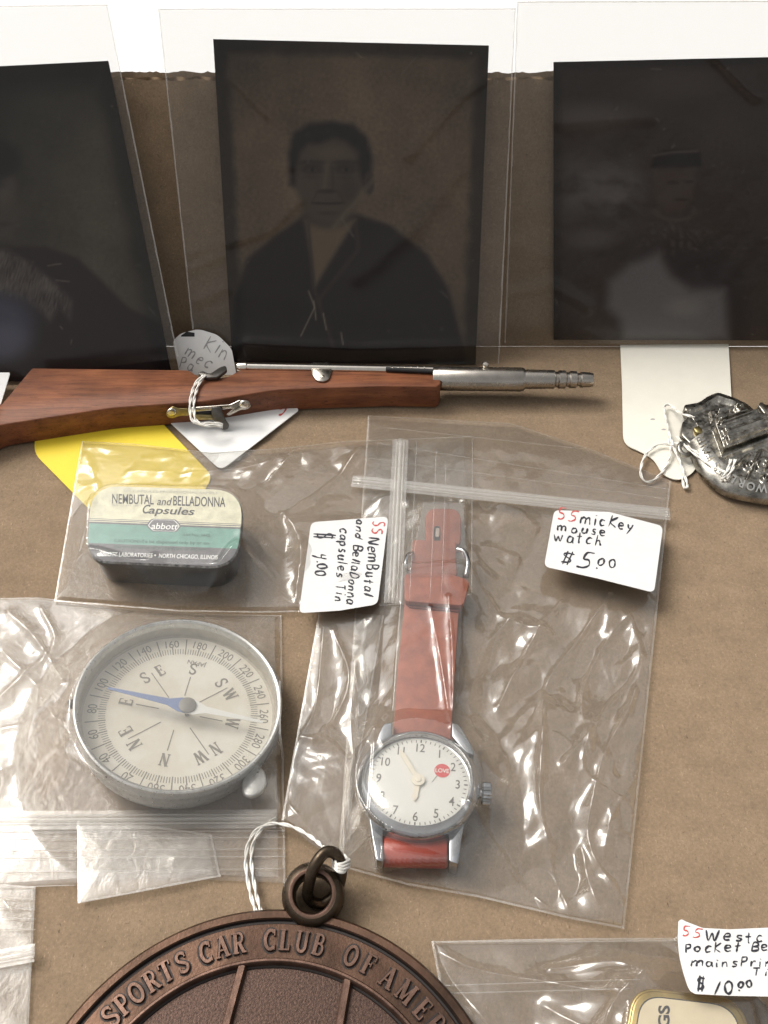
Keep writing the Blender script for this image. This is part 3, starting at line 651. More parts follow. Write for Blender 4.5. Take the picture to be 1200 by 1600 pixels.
def sleeve(fr, corners, label, off, folds=(), nu=150, nv=150, seed=0, hem=True):
    u, v = np.meshgrid(np.linspace(0, 1, nu), np.linspace(0, 1, nv)); pq = bilerp(corners, u, v); X, Y = pq[..., 0], pq[..., 1]
    r_ = thing('plastic_sleeve', fr.hit(*((np.array(corners[2]) + np.array(corners[3])) / 2)), label, 'plastic sleeve', 'clear sleeves leaning on the cardboard wall')
    amp = sst(0, .05, np.minimum(np.minimum(u, 1 - u), np.minimum(v, 1 - v)))
    z = off + .02 + amp * (.045 + .035 * pnoise(X / 150, Y / 190, seed) + .012 * np.abs(pnoise(X / 40 + Y / 90, Y / 70, seed + 2)))
    for pts, a, w in folds:
        z = z + a * 2.2 * np.exp(-(seg_dist(X, Y, pts) / w) ** 2)
    T = np.array([fr.hit(x, y, q) for x, y, q in zip(X.ravel(), Y.ravel(), z.ravel())])
    obj('front_film', T, grid_faces(nu, nv)[:, ::-1], M['sleeve'], r_, True)
    obj('back_film', [fr.hit(x, y, off - .07) for x, y in corners], [[3, 2, 1, 0]], M['sleeve'], r_)
    def strip(a, b, wd, nm, m, side):
        pts = [];
        for k in range(41):
            q = np.array(a) * (1 - k / 40) + np.array(b) * k / 40; j = 1.1 * pnoise(k * .9, 3.3, seed + side)
            for s_ in (0, wd + j): pts.append(fr.hit(q[0] + s_ * (1 if side == 0 else -1 if side == 1 else 0), q[1] + (s_ if side == 2 else -s_ if side == 3 else 0), off + .03))
        obj(nm, pts, [[2 * i, 2 * i + 1, 2 * i + 3, 2 * i + 2] for i in range(40)], m, r_)
    strip(corners[0], corners[3], 2.2, 'side_seam', M['seam'], 0); strip(corners[1], corners[2], 2.2, 'side_seam', M['seam'], 1)
    if hem:
        a = np.array(corners[0]) + (0, 0); 
    return r_
f_mid = lean_frame(FRONT_Y); f_left = lean_frame(float(P(600, 598)[1]), .12, .0); f_right = lean_frame(float(P(600, 545)[1]), .1, .0)
plate(f_mid, [(333, 61), (764, 71), (743, 570), (363, 566)], paint_man, 'dark tintype portrait of a seated man in a jacket, middle of the three', .07)
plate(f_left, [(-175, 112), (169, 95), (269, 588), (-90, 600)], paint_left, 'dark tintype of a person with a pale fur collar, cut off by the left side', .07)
plate(f_right, [(865, 97), (1262, 88), (1248, 532), (865, 531)], paint_woman, 'dark tintype of a woman in a small hat, on the right', .07)
sleeve(f_mid, [(247, 14), (806, 14), (780, 568), (307, 576)], 'clear plastic sleeve holding the seated man tintype, middle one', .10,
       [([(390, 536), (560, 545), (742, 540)], .07, 11), ([(395, 562), (560, 566), (742, 560)], -.02, 6), ([(640, 240), (720, 150), (762, 120)], .03, 12), ([(300, 395), (420, 360), (470, 310)], .02, 9), ([(560, 430), (650, 350), (730, 250)], .025, 16), ([(300, 420), (345, 400)], .03, 7), ([(310, 470), (352, 450)], .03, 8), ([(360, 120), (430, 190), (455, 260)], .02, 8)], seed=11)
sleeve(f_left, [(-220, 10), (168, 8), (279, 560), (-120, 606)], 'clear plastic sleeve round the fur collar tintype, leftmost one', .10, [([(20, 300), (120, 330), (200, 420)], .02, 16)], seed=4)
sleeve(f_right, [(808, 2), (1320, 0), (1300, 538), (788, 536)], 'clear plastic sleeve round the tintype of the woman in a hat, rightmost one', .10, [([(810, 380), (850, 400)], .03, 8), ([(800, 460), (860, 445), (920, 480)], .03, 9), ([(880, 190), (1010, 180)], .02, 16), ([(1120, 90), (1180, 150)], .03, 9)], seed=21)
# hems of the sleeves near their open ends
for k, (fr, a, b) in enumerate(((f_mid, (250, 14), (806, 14)), (f_left, (-210, 12), (168, 8)), (f_right, (809, 3), (1310, 2)))):
    par = [o for o in COL.objects if o.name.startswith('plastic_sleeve') and o.type == 'EMPTY'][k]
    q = [fr.hit(a[0] * (1 - t) + b[0] * t, a[1] * (1 - t) + b[1] * t, .16) for t in np.linspace(0, 1, 12)]
    tube('hem', q, .018, M['milk'], par, 5)

# ================================================================== CARDS AND TAGS ON THE CARDBOARD
def card(name, pix, z, thick, m, label, cat, r=8, curl=0.0, parent=None, hole=None):
    pts = round_poly(pix, r, 5); top = [P(x, y, z) for x, y in pts]
    top = [np.array([t[0], t[1], z]) for t in top]; bot = [t - np.array([0, 0, thick]) for t in top]
    V, F = prism_data(top, bot); o = obj(name, V, F, m)
    me = o.data; c = np.mean(top, 0); c[2] = 0
    for v in me.vertices: v.co = v.co - Vector(c)
    o.location = c
    tag(o, label, cat); return o
card('yellow_card', [(58, 640), (53, 708), (150, 806), (300, 800), (332, 744), (245, 652)], .05, .03, M['yellow'], 'bright yellow card lying under the butt of the toy rifle', 'card', [4, 14, 10, 10, 12, 4])
wc = card('white_card', [(215, 612), (345, 735), (468, 640), (400, 600)], .11, .03, M['grey_tag'], 'plain white card with rounded corner under the trigger guard of the toy rifle', 'card', [4, 12, 5, 4])
mb = MB(); hand_text(mb, 'S', lambda x, y, l: P(x, y, .112 + l), (437, 650), (450, 640), 12, 1.2, 5, .002); mb.build('handwriting', M['red_ink'], wc)
card('white_label', [(-30, 582), (16, 582), (1, 632), (-30, 636)], .45, .03, M['paper'], 'corner of a white label at the left edge beside the rifle butt', 'label', 3)
# cream tag with shaped end, on the right
ct = card('cream_tag', [(969, 532), (1138, 532), (1144, 640), (1150, 706), (1118, 714), (1092, 720), (1084, 738), (1060, 752), (1036, 742), (1022, 718), (1002, 706), (974, 694), (972, 600)], .06, .03, M['cream'],
     'large cream tag with a scalloped end lying below the right tintype', 'tag', [2, 2, 5, 10, 6, 8, 8, 14, 10, 8, 8, 18, 5])
for q, (x, y) in enumerate([(1020, 655), (1037, 671)]):
    d_ = [P(x + 3 * math.cos(a) * (1.3 + .4 * math.sin(3 * a)), y + 1.3 * math.sin(a), .0615) for a in np.linspace(0, 6.28, 9)[:-1]]
    obj('smudge', d_, [list(range(8))], M['ink_faint'], ct)
# small strung tag, propped against the sleeves
ft = Frame((0, FRONT_Y - .42, 0.02), (1, 0, 0), (0, math.cos(rad(60)), math.sin(rad(60))))
outl = round_poly([(284, 600), (270, 533), (282, 521), (310, 514), (340, 523), (362, 545), (372, 600)], [2, 5, 6, 8, 8, 6, 2], 4)
stg = thing('string_tag', ft.hit(320, 590), 'small white strung tag with pencil writing standing behind the toy rifle', 'tag')
hole = [(283, 524), (292, 518), (304, 520), (304, 526), (283, 526)]
mb = MB(); V, F = prism_data([ft.hit(x, y, 0) for x, y in outl], [ft.hit(x, y, -.03) for x, y in outl]); mb.add(V, F)
mb.build('tag_card', M['grey_tag'], stg)
mb = MB(); mb.add([ft.hit(x, y, .003) for x, y in hole], [[0, 1, 2, 3, 4]]); mb.build('tag_hole', M['black'], stg)
mb = MB(); pl = lambda x, y, l: ft.hit(x, y, l)
hand_text(mb, 'Kin', pl, (318, 544), (352, 562), 20, .9, 3, .006); hand_text(mb, 'mec', pl, (289, 553), (325, 577), 19, .9, 4, .006); hand_text(mb, 'Pa', pl, (280, 575), (302, 580), 14, .8, 6, .006)
mb.build('handwriting', M['ink_faint'], stg)

# ================================================================== TOY RIFLE
rf = thing('toy_rifle', P(420, 640, 0), 'miniature toy rifle with red-brown wooden stock and nickel barrel', 'toy rifle')
ZS = .86
stock = [(-60, 690), (-60, 655), (2, 632), (50, 575), (295, 578), (312, 590), (332, 592), (358, 588), (376, 577), (480, 579), (600, 581), (680, 583), (690, 597), (684, 604), (600, 603), (500, 606), (430, 609), (320, 627), (175, 637), (0, 664)]
pprism('stock', round_poly(stock, [0, 0, 3, 3, 5, 4, 4, 4, 4, 0, 0, 5, 4, 4, 0, 10, 20, 20, 20, 10], 3), ZS, .04, M['wood'], rf, .035, 2)
def axis_lathe(name, A, B, z, prof, m, n=28, zb=None):
    a = P(A[0], A[1], z); b = P(B[0], B[1], z if zb is None else zb); d = b - a; L = np.linalg.norm(d); d /= L
    s = np.cross([0, 0, 1.0], d); s /= np.linalg.norm(s); fr = Frame(a, s, np.cross(d, s))
    return lathe(name, fr, [(r, t * L) for t, r in prof], m, rf, n)
ZB = .66
axis_lathe('barrel', (371, 573), (690, 579), .86, [(0, 0), (0, .12), (.02, .145), (.045, .15), (.05, .12), (1, .12), (1, 0)], M['bright'])
axis_lathe('barrel_slot', (603, 577), (690, 581), .93, [(0, 0), (0, .07), (1, .07), (1, 0)], M['black'])
mb = MB()
for k in range(6):
    a = P(612 + 10 * k, 572, 1.0); V, F = tube_data([a, a + np.array([.04, -.11, -.02])], .018, 6); mb.add(V, F)
mb.build('spring', M['steel'], rf, True)
axis_lathe('receiver_tube', (676, 591.5), (819, 593), ZB, [(0, 0), (0, .34), (.01, .36), (.97, .36), (.985, .35), (1, .33), (1, 0)], M['steel'], 40)
axis_lathe('muzzle', (818, 592.5), (926, 593.5), ZB, [(0, 0), (0, .28), (.05, .29), (.44, .28), (.46, .23), (.49, .23), (.51, .275), (.60, .27), (.62, .22), (.65, .22), (.67, .26), (.76, .255), (.78, .2), (.81, .2), (.83, .24), (.96, .22), (1, .2), (1, .12), (.98, .115), (.98, 0)], M['steel'], 36)
q = P(758, 576, ZB + .22); lathe('bolt_knob', Frame(q, (1, 0, 0), (0, 1, 0)), [(0, .26), (.07, .25), (.105, .2), (.11, .14), (.085, .08), (.05, .03), (.05, -.1), (.09, -.12), (.09, -.2), (0, -.2)][::-1], M['bright'], rf, 24)
# band clip over the stock
pts = round_poly([(486, 566), (518, 566), (518, 580), (514, 592), (505, 596), (494, 594), (487, 584)], 4, 3)
pprism('band_clip', pts, ZS + .07, ZS + .015, M['steel'], rf, .012, 1)
q = P(504, 589, ZS + .07); lathe('rivet', Frame(q, (1, 0, 0), (0, 1, 0)), [(0, .05), (.045, .045), (.07, .02), (.075, 0)][::-1], M['bright'], rf, 16)
# bolt lever
pts = round_poly([(308, 582), (316, 579), (328, 584), (344, 573), (353, 571), (355, 577), (340, 589), (320, 590)], 4, 3)
pprism('bolt_lever', pts, ZS + .14, ZS + .02, M['dark_steel'], rf, .03, 2)
# trigger guard on the side face
gy = .42
fg = Frame(P(320, 650, gy) + np.array([0, -.14, 0]), (1, .06, 0), (0, .35, .94))
def gp(pix, t0, t1, name, m, bev=.01):
    V, F = prism_data([fg.hit(x, y, t1) for x, y in pix], [fg.hit(x, y, t0) for x, y in pix]); bm_ = obj(name, V, F, m, rf); bevel_obj(bm_, bev, 1); return bm_
def ring_pts(cx, cy, r, n=14, ry=None): return [(cx + r * math.cos(2 * math.pi * k / n), cy + (ry or r) * math.sin(2 * math.pi * k / n)) for k in range(n)]
gp(round_poly([(259, 643), (270, 634), (278, 638), (296, 638), (296, 650), (280, 650), (270, 654), (261, 652)], 5, 3), -.1, .05, 'guard_plate', M['brass'])
gp(round_poly([(296, 637), (360, 632), (374, 625), (388, 626), (393, 634), (386, 640), (376, 640), (358, 650), (352, 648), (366, 638), (340, 641), (296, 644)], 3, 2), -.1, .06, 'guard_strap', M['steel'])
gp([(300, 648), (334, 648), (334, 656), (306, 656)], -.05, .05, 'guard_bar', M['brass'])
gp([(303, 643), (332, 642), (332, 648), (305, 649)], -.05, .02, 'guard_slot', M['black'])
for cx, cy in ((268, 644), (381, 632)):
    gp(ring_pts(cx, cy, 7.5, ry=6), .03, .10, 'screw', M['bright'], .02)
gp(round_poly([(330, 636), (346, 636), (347, 643), (354, 658), (359, 664), (356, 671), (347, 672), (338, 664), (331, 652)], 4, 3), .07, .13, 'trigger', M['dark_steel'], .015)
st = thing('tag_string', P(300, 640, 1.0), 'white cotton string looped round the toy rifle stock', 'string')
for k, dx in enumerate((0, 6)):
    mb = MB(); cord_data(mb, smooth_path([P(318 + dx * .5, 586, ZS + .16), P(305 + dx, 600, ZS + .09), P(298 + dx, 622, ZS + .07), P(297 + dx, 640, .80), P(300 + dx, 656, .72), P(312 + dx, 662 + k * 3, .66), P(335, 661 + k * 4, .6), P(348, 664 + k * 3, .5)], 6), .038)
    mb.build('strand', M['string'], st, True)

# ================================================================== PEWTER SOUVENIR
ZP = .72
pw = thing('souvenir_badge', P(1150, 700, 0), "tarnished pewter World's Fair souvenir with raised buildings at the right edge", 'souvenir')
base = [(1068, 632), (1092, 628), (1106, 618), (1122, 612), (1146, 620), (1168, 630), (1186, 646), (1200, 662), (1290, 690), (1290, 790), (1200, 772), (1177, 768), (1142, 761), (1118, 747), (1097, 723), (1086, 700), (1064, 678), (1066, 658), (1080, 648), (1070, 640)]
pprism('base_plate', round_poly(base, 4, 2), .45, .12, M['pewter'], pw, .05, 2)
# relief of roofs, towers and steps
gx, gy_ = np.meshgrid(np.linspace(1070, 1290, 330), np.linspace(610, 775, 250)); Q = Pa(gx, gy_, ZP)
Xg, Yg = gx, gy_
def rbox(cx, cy, hx, hy, ang, soft=1.3):
    a = rad(ang); dx = (Xg - cx) * math.cos(a) + (Yg - cy) * math.sin(a); dy = -(Xg - cx) * math.sin(a) + (Yg - cy) * math.cos(a)
    return sst(0, soft, hx - np.abs(dx)) * sst(0, soft, hy - np.abs(dy))
def line(pts, w): return np.exp(-(seg_dist(Xg, Yg, pts) / w) ** 2)
H = np.zeros_like(Xg) + .012 * fbm(Xg / 10, Yg / 10, 3)
H += .30 * rbox(1160, 672, 40, 20, -20) + .16 * rbox(1165, 676, 36, 12, -20) + .1 * rbox(1140, 640, 30, 9, -12) + .14 * rbox(1130, 646, 9, 10, 20)
for k in range(5): H += .09 * line([(1122 + 2 * k, 644 + 11 * k), (1176 + 3 * k, 624 + 11 * k)], 1.8)
H += .16 * line([(1128, 712), (1205, 682)], 2.8) + .14 * line([(1075, 640), (1100, 630), (1122, 616), (1150, 624)], 3.5)
H += .12 * line([(1168, 745), (1190, 700)], 2) + .1 * line([(1150, 725), (1172, 706)], 2)
for cx, cy, r in ((1154, 637, 5), (1192, 722, 11), (1212, 716, 9), (1172, 722, 8), (1225, 740, 8), (1198, 742, 7)): H += .13 * np.exp(-((np.hypot(Xg - cx, Yg - cy) - r * .7) / 2.0) ** 2)
for k in range(7): H += .07 * line([(1235 + 6 * k, 640), (1230 + 6 * k, 740)], 1.5)
body = poly_mask(Xg, Yg, [(1072, 633), (1096, 629), (1122, 613), (1146, 621), (1168, 631), (1186, 647), (1205, 664), (1285, 690), (1285, 765), (1205, 759), (1184, 755), (1153, 743), (1130, 722), (1114, 704), (1099, 678), (1088, 655)], 2.5)
Z = .30 + body * (.16 + H * .9)
R3 = Pa(gx, gy_, .62); R3 = np.stack([R3[..., 0], R3[..., 1], Z], -1)
fc = grid_faces(330, 250); keep = (body.ravel()[fc] > .05).all(1); o = obj('relief', R3, fc[keep][:, ::-1], M['pewter'], pw, True)
# lettered rim
mb = MB(); oc = [(1078, 690), (1090, 716), (1104, 736), (1121, 751), (1142, 763), (1177, 771), (1204, 775), (1240, 776)]; ic = [(1098, 674), (1106, 694), (1117, 709), (1133, 725), (1153, 744), (1184, 756), (1206, 761), (1240, 762)]
oc = smooth_path(oc, 5); ic = smooth_path(ic, 5); n = len(oc)
V = [P(*p, .50) for p in oc] + [P(*p, .56) for p in ic] + [P(p[0], p[1], .50) * (1, 1, 0) + (0, 0, .15) for p in oc]
F = [[i, i + 1, n + i + 1, n + i] for i in range(n - 1)] + [[2 * n + i, 2 * n + i + 1, i + 1, i] for i in range(n - 1)]
mb.add(V, F); mb.build('rim_band', M['pewter'], pw, True)
mb = MB()
for ch, x, y, a in (('W', 1190, 763, 185), ('O', 1173, 760, 194), ('R', 1158, 755, 202), ('L', 1145, 748, 212), ('D', 1134, 740, 218), ("'", 1128, 733, 224), ('S', 1119, 727, 230), ('F', 1109, 712, 238), ('A', 1102, 702, 245), ('I', 1098, 693, 250), ('R', 1094, 684, 252)):
    V, F = glyph_text(ch, .02); w = V[:, 0].max(); t = rad(a); d = np.array([math.cos(t), -math.sin(t)]); d = np.array([-abs(d[0]), -abs(d[1])]); up = np.array([-abs(d[1]), abs(d[0])]); hh = 12.5
    top = [P(*(np.array([x, y]) + d * (q[0] - w / 2) * hh * .95 + up * (q[1] - .5) * hh), .60) for q in V]
    mb.add(top, F)
mb.build('raised_lettering', M['pewter_bright'], pw)
lug = Frame(P(1070, 702, .35), (1, 0, 0), (0, 1, 0))
V, F = tube_data([lug.pt(.16 * math.cos(a), .2 * math.sin(a), .04 * math.sin(a)) for a in np.linspace(0, 6.28, 17)[:-1]], .075, 8, True); obj('lug', V, F, M['pewter'], pw, True)
pprism('gilt_chip', round_poly([(1083, 668), (1092, 664), (1099, 672), (1096, 677), (1088, 675)], 2, 2), .58, .4, M['brass'], pw, .02, 1)
pprism('finial', round_poly([(1184, 632), (1190, 626), (1196, 632), (1206, 630), (1220, 645), (1210, 658), (1196, 648)], 3, 2), .7, .2, M['pewter'], pw, .05, 2)
ps = thing('tag_string', P(1040, 690, 0), 'thin white string looping from the cream tag to the pewter souvenir', 'string')
def strand(par, pts, r=.04, k=6):
    mb = MB(); cord_data(mb, smooth_path([P(*p) for p in pts], k), r * .8); mb.build('strand', M['string'], par, True)
strand(ps, [(1085, 652, .6), (1062, 645, .4), (1048, 633, .25), (1038, 636, .2), (1042, 662, .2), (1052, 697, .22), (1062, 720, .2), (1072, 750, .12), (1074, 760, .1), (1069, 762, .1), (1066, 745, .1)], .04)
strand(ps, [(1052, 696, .24), (1030, 694, .2), (1008, 712, .15), (1001, 738, .1), (1008, 752, .08), (1022, 750, .08), (1040, 730, .12), (1048, 706, .2), (1044, 685, .2)], .04)
strand(ps, [(1058, 682, .25), (1076, 702, .5), (1096, 717, .62), (1112, 728, .72), (1134, 738, .8)], .035)
strand(ps, [(1054, 692, .25), (1070, 696, .4), (1090, 708, .55), (1106, 722, .7)], .035)
for dx in (0, 7): strand(ps, [(1142 + dx, 718, .85), (1138 + dx, 732, .84), (1130 + dx, 746, .72), (1128 + dx, 752, .5)], .045)

# ================================================================== CAPSULE TIN
ZT = 1.18
tn = thing('capsule_tin', P(260, 860, 0), 'small green and cream hinged capsule tin with printed lid', 'tin')
LT = lev(ZT)
lidpix = round_poly([(141, 757), (384, 765), (371, 888), (134, 877)], [46, 50, 46, 38], 8)
# body below, a little smaller, black
body = [np.array(P(x, y, ZT - .12)) for x, y in lidpix]; c = np.mean(body, 0)
tb = [c + (b - c) * np.array([.97, .95, 1]) for b in body]; bb = [np.array([b[0], b[1], .05]) for b in tb]; bb = [c * (1, 1, 0) + (b - c * (1, 1, 0)) * np.array([.96, .94, 1]) for b in bb]
V, F = prism_data(tb, bb); o = obj('tin_body', V, F, M['black_tin'], tn); bevel_obj(o, .06, 3)
def lid_mat():
    m, t, out = new_mat('printed tin lid'); L = t.links
    b = nd(t, 'ShaderNodeBsdfPrincipled', Roughness=.36); b.inputs['Specular IOR Level'].default_value = .45; L.new(b.outputs[0], out.inputs[0])
    uv = nd(t, 'ShaderNodeUVMap'); sp = nd(t, 'ShaderNodeSeparateXYZ'); L.new(uv.outputs[0], sp.inputs[0])
    cr = nd(t, 'ShaderNodeValToRGB'); cr.color_ramp.interpolation = 'CONSTANT'; e = cr.color_ramp.elements
    cre = (.70, .665, .49, 1); gr = (.15, .145, .15, 1); gn = (.17, .335, .275, 1)
    stops = [(0, cre), (.455, gr), (.463, cre), (.475, gr), (.487, cre), (.497, gr), (.522, gn), (.772, gr)]
    e[0].position = 0; e[0].color = cre; e[1].position = .455; e[1].color = gr
    for p, c_ in stops[2:]: k = e.new(p); k.color = c_
    L.new(sp.outputs[1], cr.inputs[0])
    tc = nd(t, 'ShaderNodeTexCoord'); n = nd(t, 'ShaderNodeTexNoise', Scale=4.0, Detail=8.0, Roughness=.7); L.new(tc.outputs['Object'], n.inputs['Vector'])
    mr = nd(t, 'ShaderNodeMapRange'); mr.inputs[1].default_value = .3; mr.inputs[2].default_value = .7; mr.inputs[3].default_value = .74; mr.inputs[4].default_value = 1.08; L.new(n.outputs[0], mr.inputs[0])
    vm = nd(t, 'ShaderNodeVectorMath', operation='SCALE'); L.new(cr.outputs[0], vm.inputs[0]); L.new(mr.outputs[0], vm.inputs['Scale']); L.new(vm.outputs[0], b.inputs['Base Color'])
    return m
M['lid'] = lid_mat(); M['lid_chip'] = mat('chipped pale lid edge', (.40, .39, .37), .45, .3, var=.75, vscale=7, var2=(.06, .055, .06))
top = [np.array(P(x, y, ZT)) for x, y in lidpix]; c = np.mean(top, 0)
o_in = P(138, 756, ZT); ex = P(384, 765, ZT) - o_in; ex /= np.linalg.norm(ex)
def vcoord(px, py): # position down the lid, from image point
    q = P(px, py, ZT) - o_in; return -(q[0] * -ex[1] + q[1] * ex[0])
v0, v1 = vcoord(258, 761), vcoord(258, 882)
def uvof(p): q = p - o_in; return ((q @ ex) / 4.3, (-(q[0] * -ex[1] + q[1] * ex[0]) - v0) / (v1 - v0))
ins = [c + (t - c) * np.array([.985, .975, 1]) for t in top]
n = len(top); low = [t - np.array([0, 0, .05]) for t in top]; low2 = [t - np.array([0, 0, .17]) for t in top]
V = ins + low + low2; uv = [uvof(t) for t in V]
F = [list(range(n))]; F = [F[0][::-1]] if np.cross(ins[1] - ins[0], ins[2] - ins[1])[2] < 0 else F
mi = [0]
for a in (0, 1):
    for i in range(n): F.append([a * n + i, (a + 1) * n + i, (a + 1) * n + (i + 1) % n, a * n + (i + 1) % n]); mi.append(1 if a == 0 else 2)
o = obj('lid', V, F, [M['lid'], M['lid_chip'], M['black_tin']], tn, False, mi, uvs=uv)
def lettering(name, items, m, par, fr):
    mb = MB()
    for s, A, B, h, off, sl in items: put_text(mb, s, fr, A, B, h, off, .006, sl)
    return mb.build(name, m, par)
lettering('lettering', [('NEMBUTAL', (175, 786.5), (240, 788), 15, .008, 0), ('and', (245, 789), (266, 789.5), 12, .004, .22), ('BELLADONNA', (270.5, 789.5), (352, 792), 15, .008, 0)], M['tin_ink'], tn, LT)
lettering('lettering', [('C', (221, 801.5), (231, 802), 13.5, .015, .3), ('apsules', (231, 802), (302, 804.5), 11.5, .015, .35)], M['tin_ink'], tn, LT)
lettering('fine_lettering', [('SIX CAPSULES-PROFESSIONAL SAMPLE', (193, 768.5), (341, 772), 3.5, .0, 0), ('REG. U.S. PAT. OFF.', (175, 790.5), (218, 791.5), 2.6, 0, 0)], M['tin_ink3'], tn, LT)
lettering('caution_lettering', [('CAUTION:-To be dispensed only by or on', (178, 847), (326, 851), 5, .006, 0), ('the prescription of a physician or dentist.', (178, 856), (324, 860), 5, .006, 0), ('List No. 3442', (287, 837), (328, 839), 4.5, 0, 0)], M['tin_ink2'], tn, LT)
lettering('maker_lettering', [('ABBOTT LABORATORIES', (154, 868.5), (238, 871), 6.5, .016, .12), ('\u2022', (241, 871), (244, 871), 7, .02, 0), ('NORTH CHICAGO, ILLINOIS', (248, 871.3), (340, 874), 6.5, .016, .12)], M['white_print'], tn, LT)
bd = round_poly([(229, 821), (237, 811), (274, 812), (283, 822), (275, 831), (238, 830)], 3, 3)
def flat(name, pix, fr, off, m, par): return obj(name, [fr.hit(x, y, off) for x, y in pix], [list(range(len(pix)))[::-1]], m, par)
def grow(pix, k): c = np.mean(pix, 0); return [tuple(c + (np.array(p) - c) * k) for p in pix]
flat('badge', grow(bd, 1.04), LT, .003, M['tin_grey'], tn); flat('badge', grow(bd, .93), LT, .004, M['white_print'], tn); flat('badge', grow(bd, .88), LT, .005, M['tin_grey'], tn)
lettering('badge_lettering', [('abbott', (236, 826.3), (277, 827.3), 9.5, .01, .22)], M['white_print'], tn, LT)

# ================================================================== COMPASS
cc = P(281, 1102, 1.05) ; CF = tilt_frame(cc, -3, 10, 0)
pts = [(118, 1130), (438, 1085), (290, 965), (275, 1240), (150, 1020), (400, 1010), (160, 1205), (210, 985)]
A = np.array([CF.loc(x, y) for x, y in pts]); Mx = np.c_[2 * A, np.ones(len(A))]; sN = np.linalg.lstsq(Mx, (A ** 2).sum(1), rcond=None)[0]
CR = math.sqrt(sN[2] + sN[0] ** 2 + sN[1] ** 2); CF.o = CF.pt(sN[0], sN[1])
cp = thing('compass', (CF.o[0], CF.o[1], 0), 'round grey metal pocket compass with ivory degree dial and blue needle', 'compass')
lathe('case', CF, [(CR * .955, -.50), (CR * .955, -.03), (CR * .965, .0), (CR * .985, .012), (CR, -.01), (CR * 1.005, -.06), (CR * .99, -.13), (CR * .985, -.6), (CR * .97, -.78), (CR * .93, -.86), (CR * .3, -.88), (0, -.88)][::-1], M['alu'], cp, 128)
lathe('inner_wall', CF, [(CR * .90, -.51), (CR * .953, -.49), (CR * .956, -.06)], M['alu_dark'], cp, 128)
dc = CF.loc(291, 1103, -.30); DF = Frame(CF.o + CF.n * 0, CF.x, CF.y)
DR = CR * .93; DZ = -.50
disc('dial', CF, DR, DZ, M['dial'], cp, 96)
# orientation: north mark direction in image
nx_, ny_ = CF.loc(253, 1192, DZ); NA = math.degrees(math.atan2(ny_, nx_)); sx_, sy_ = CF.loc(312, 1040, DZ)
ex_, ey_ = CF.loc(208, 1100, DZ); wx_, wy_ = CF.loc(373, 1128, DZ); sx_, sy_ = CF.loc(306, 1050, DZ); nx_, ny_ = CF.loc(258, 1192, DZ)
NA = (math.degrees(math.atan2(ny_ - sy_, nx_ - sx_)) + math.degrees(math.atan2(ey_ - wy_, ex_ - wx_)) % 360 + 90) / 2
NA1 = math.degrees(math.atan2(ny_ - sy_, nx_ - sx_)); NA2 = math.degrees(math.atan2(ey_ - wy_, ex_ - wx_)) + 90
NA = NA1 + (((NA2 - NA1 + 180) % 360) - 180) * .4; print('north', NA1, NA2, NA)
mb = MB()
def tick(r0, r1, a, w, mb=mb, fr=CF, z=DZ + .006):
    t = rad(a); d = np.array([math.cos(t), math.sin(t)]); p = np.array([-d[1], d[0]]) * w
    q = [d * r0 + p, d * r0 - p, d * r1 - p, d * r1 + p]; mb.add([fr.pt(x, y, z) for x, y in q], [[0, 1, 2, 3]])
for k in range(180):
    a = NA - 2 * k
    if k % 5 == 0: tick(DR * .76, DR * (.97 if (k // 5) % 2 == 1 else .86), a, .012)
    else: tick(DR * .765, DR * .835, a, .008)
mb.build('degree_ticks', M['dial_ink'], cp)
mb = MB()
for dg in range(20, 361, 20): m2 = MB(); polar_text(m2, str(dg), CF, DR * .905, NA - dg, .20, .0, DZ + .006, .85); m2.build('degree_numeral', M['dial_ink'], cp)
polar_text(mb, 'JAPAN', CF, DR * .66, NA - 182, .11, .012, DZ + .006, .95, inward=True)
mb.build('maker_lettering', M['dial_ink'], cp)
for k, s in enumerate(('N', 'NE', 'E', 'SE', 'S', 'SW', 'W', 'NW')):
    a = NA - 45 * k; t = rad(a); d = np.array([math.cos(t), math.sin(t)]); p = np.array([d[1], -d[0]]); h = .30; rr = DR * .58
    mb = MB(); sp_ = [0] if len(s) == 1 else [-.19, .19]
    for ch, o_ in zip(s, sp_): c_ = d * rr + p * o_; serif_glyph(mb, ch, CF, c_[0], c_[1], d, h, DZ + .006, 0, .8, .85)
    tick(DR * .22, DR * (.60 if k % 2 else .47), a, .011, mb)
    mb.build('direction_letter', M['dial_ink'], cp)
def needle(name, A, m, z, w=.17):
    a = np.array(CF.loc(*A, z)); b = np.array(CF.loc(293, 1103, z)); d = a - b; L = np.linalg.norm(d); d /= L; p = np.array([-d[1], d[0]])
    prof = [(0, w * 1.1), (.1, w * 1.05), (.24, w * .5), (.6, w * .33), (1.0, w * .16)]
    q = [b + d * t * L + p * ww for t, ww in prof] + [b + d * t * L - p * ww for t, ww in prof[::-1]]
    V, F = prism_data([CF.pt(x[0], x[1], z) for x in q], [CF.pt(x[0], x[1], z - .012) for x in q]); obj(name, V, F, m, cp)
needle('needle_north', (169, 1075), M['blue'], -.13); needle('needle_south', (411, 1128), M['needle_white'], -.13)
hx, hy = CF.loc(293, 1102, -.12); hf = Frame(CF.pt(hx, hy, -.13), CF.x, CF.y); lathe('hub', hf, [(.05, -.36), (.05, -.01), (.19, 0), (.19, .03), (.15, .05), (0, .055)], M['hub'], cp, 32)
# glass
gm = film_mat('clear glass', .0, .8, .02, (.99, .985, .97), bump=0); disc('glass', CF, CR * .955, -.045, gm, cp, 96)
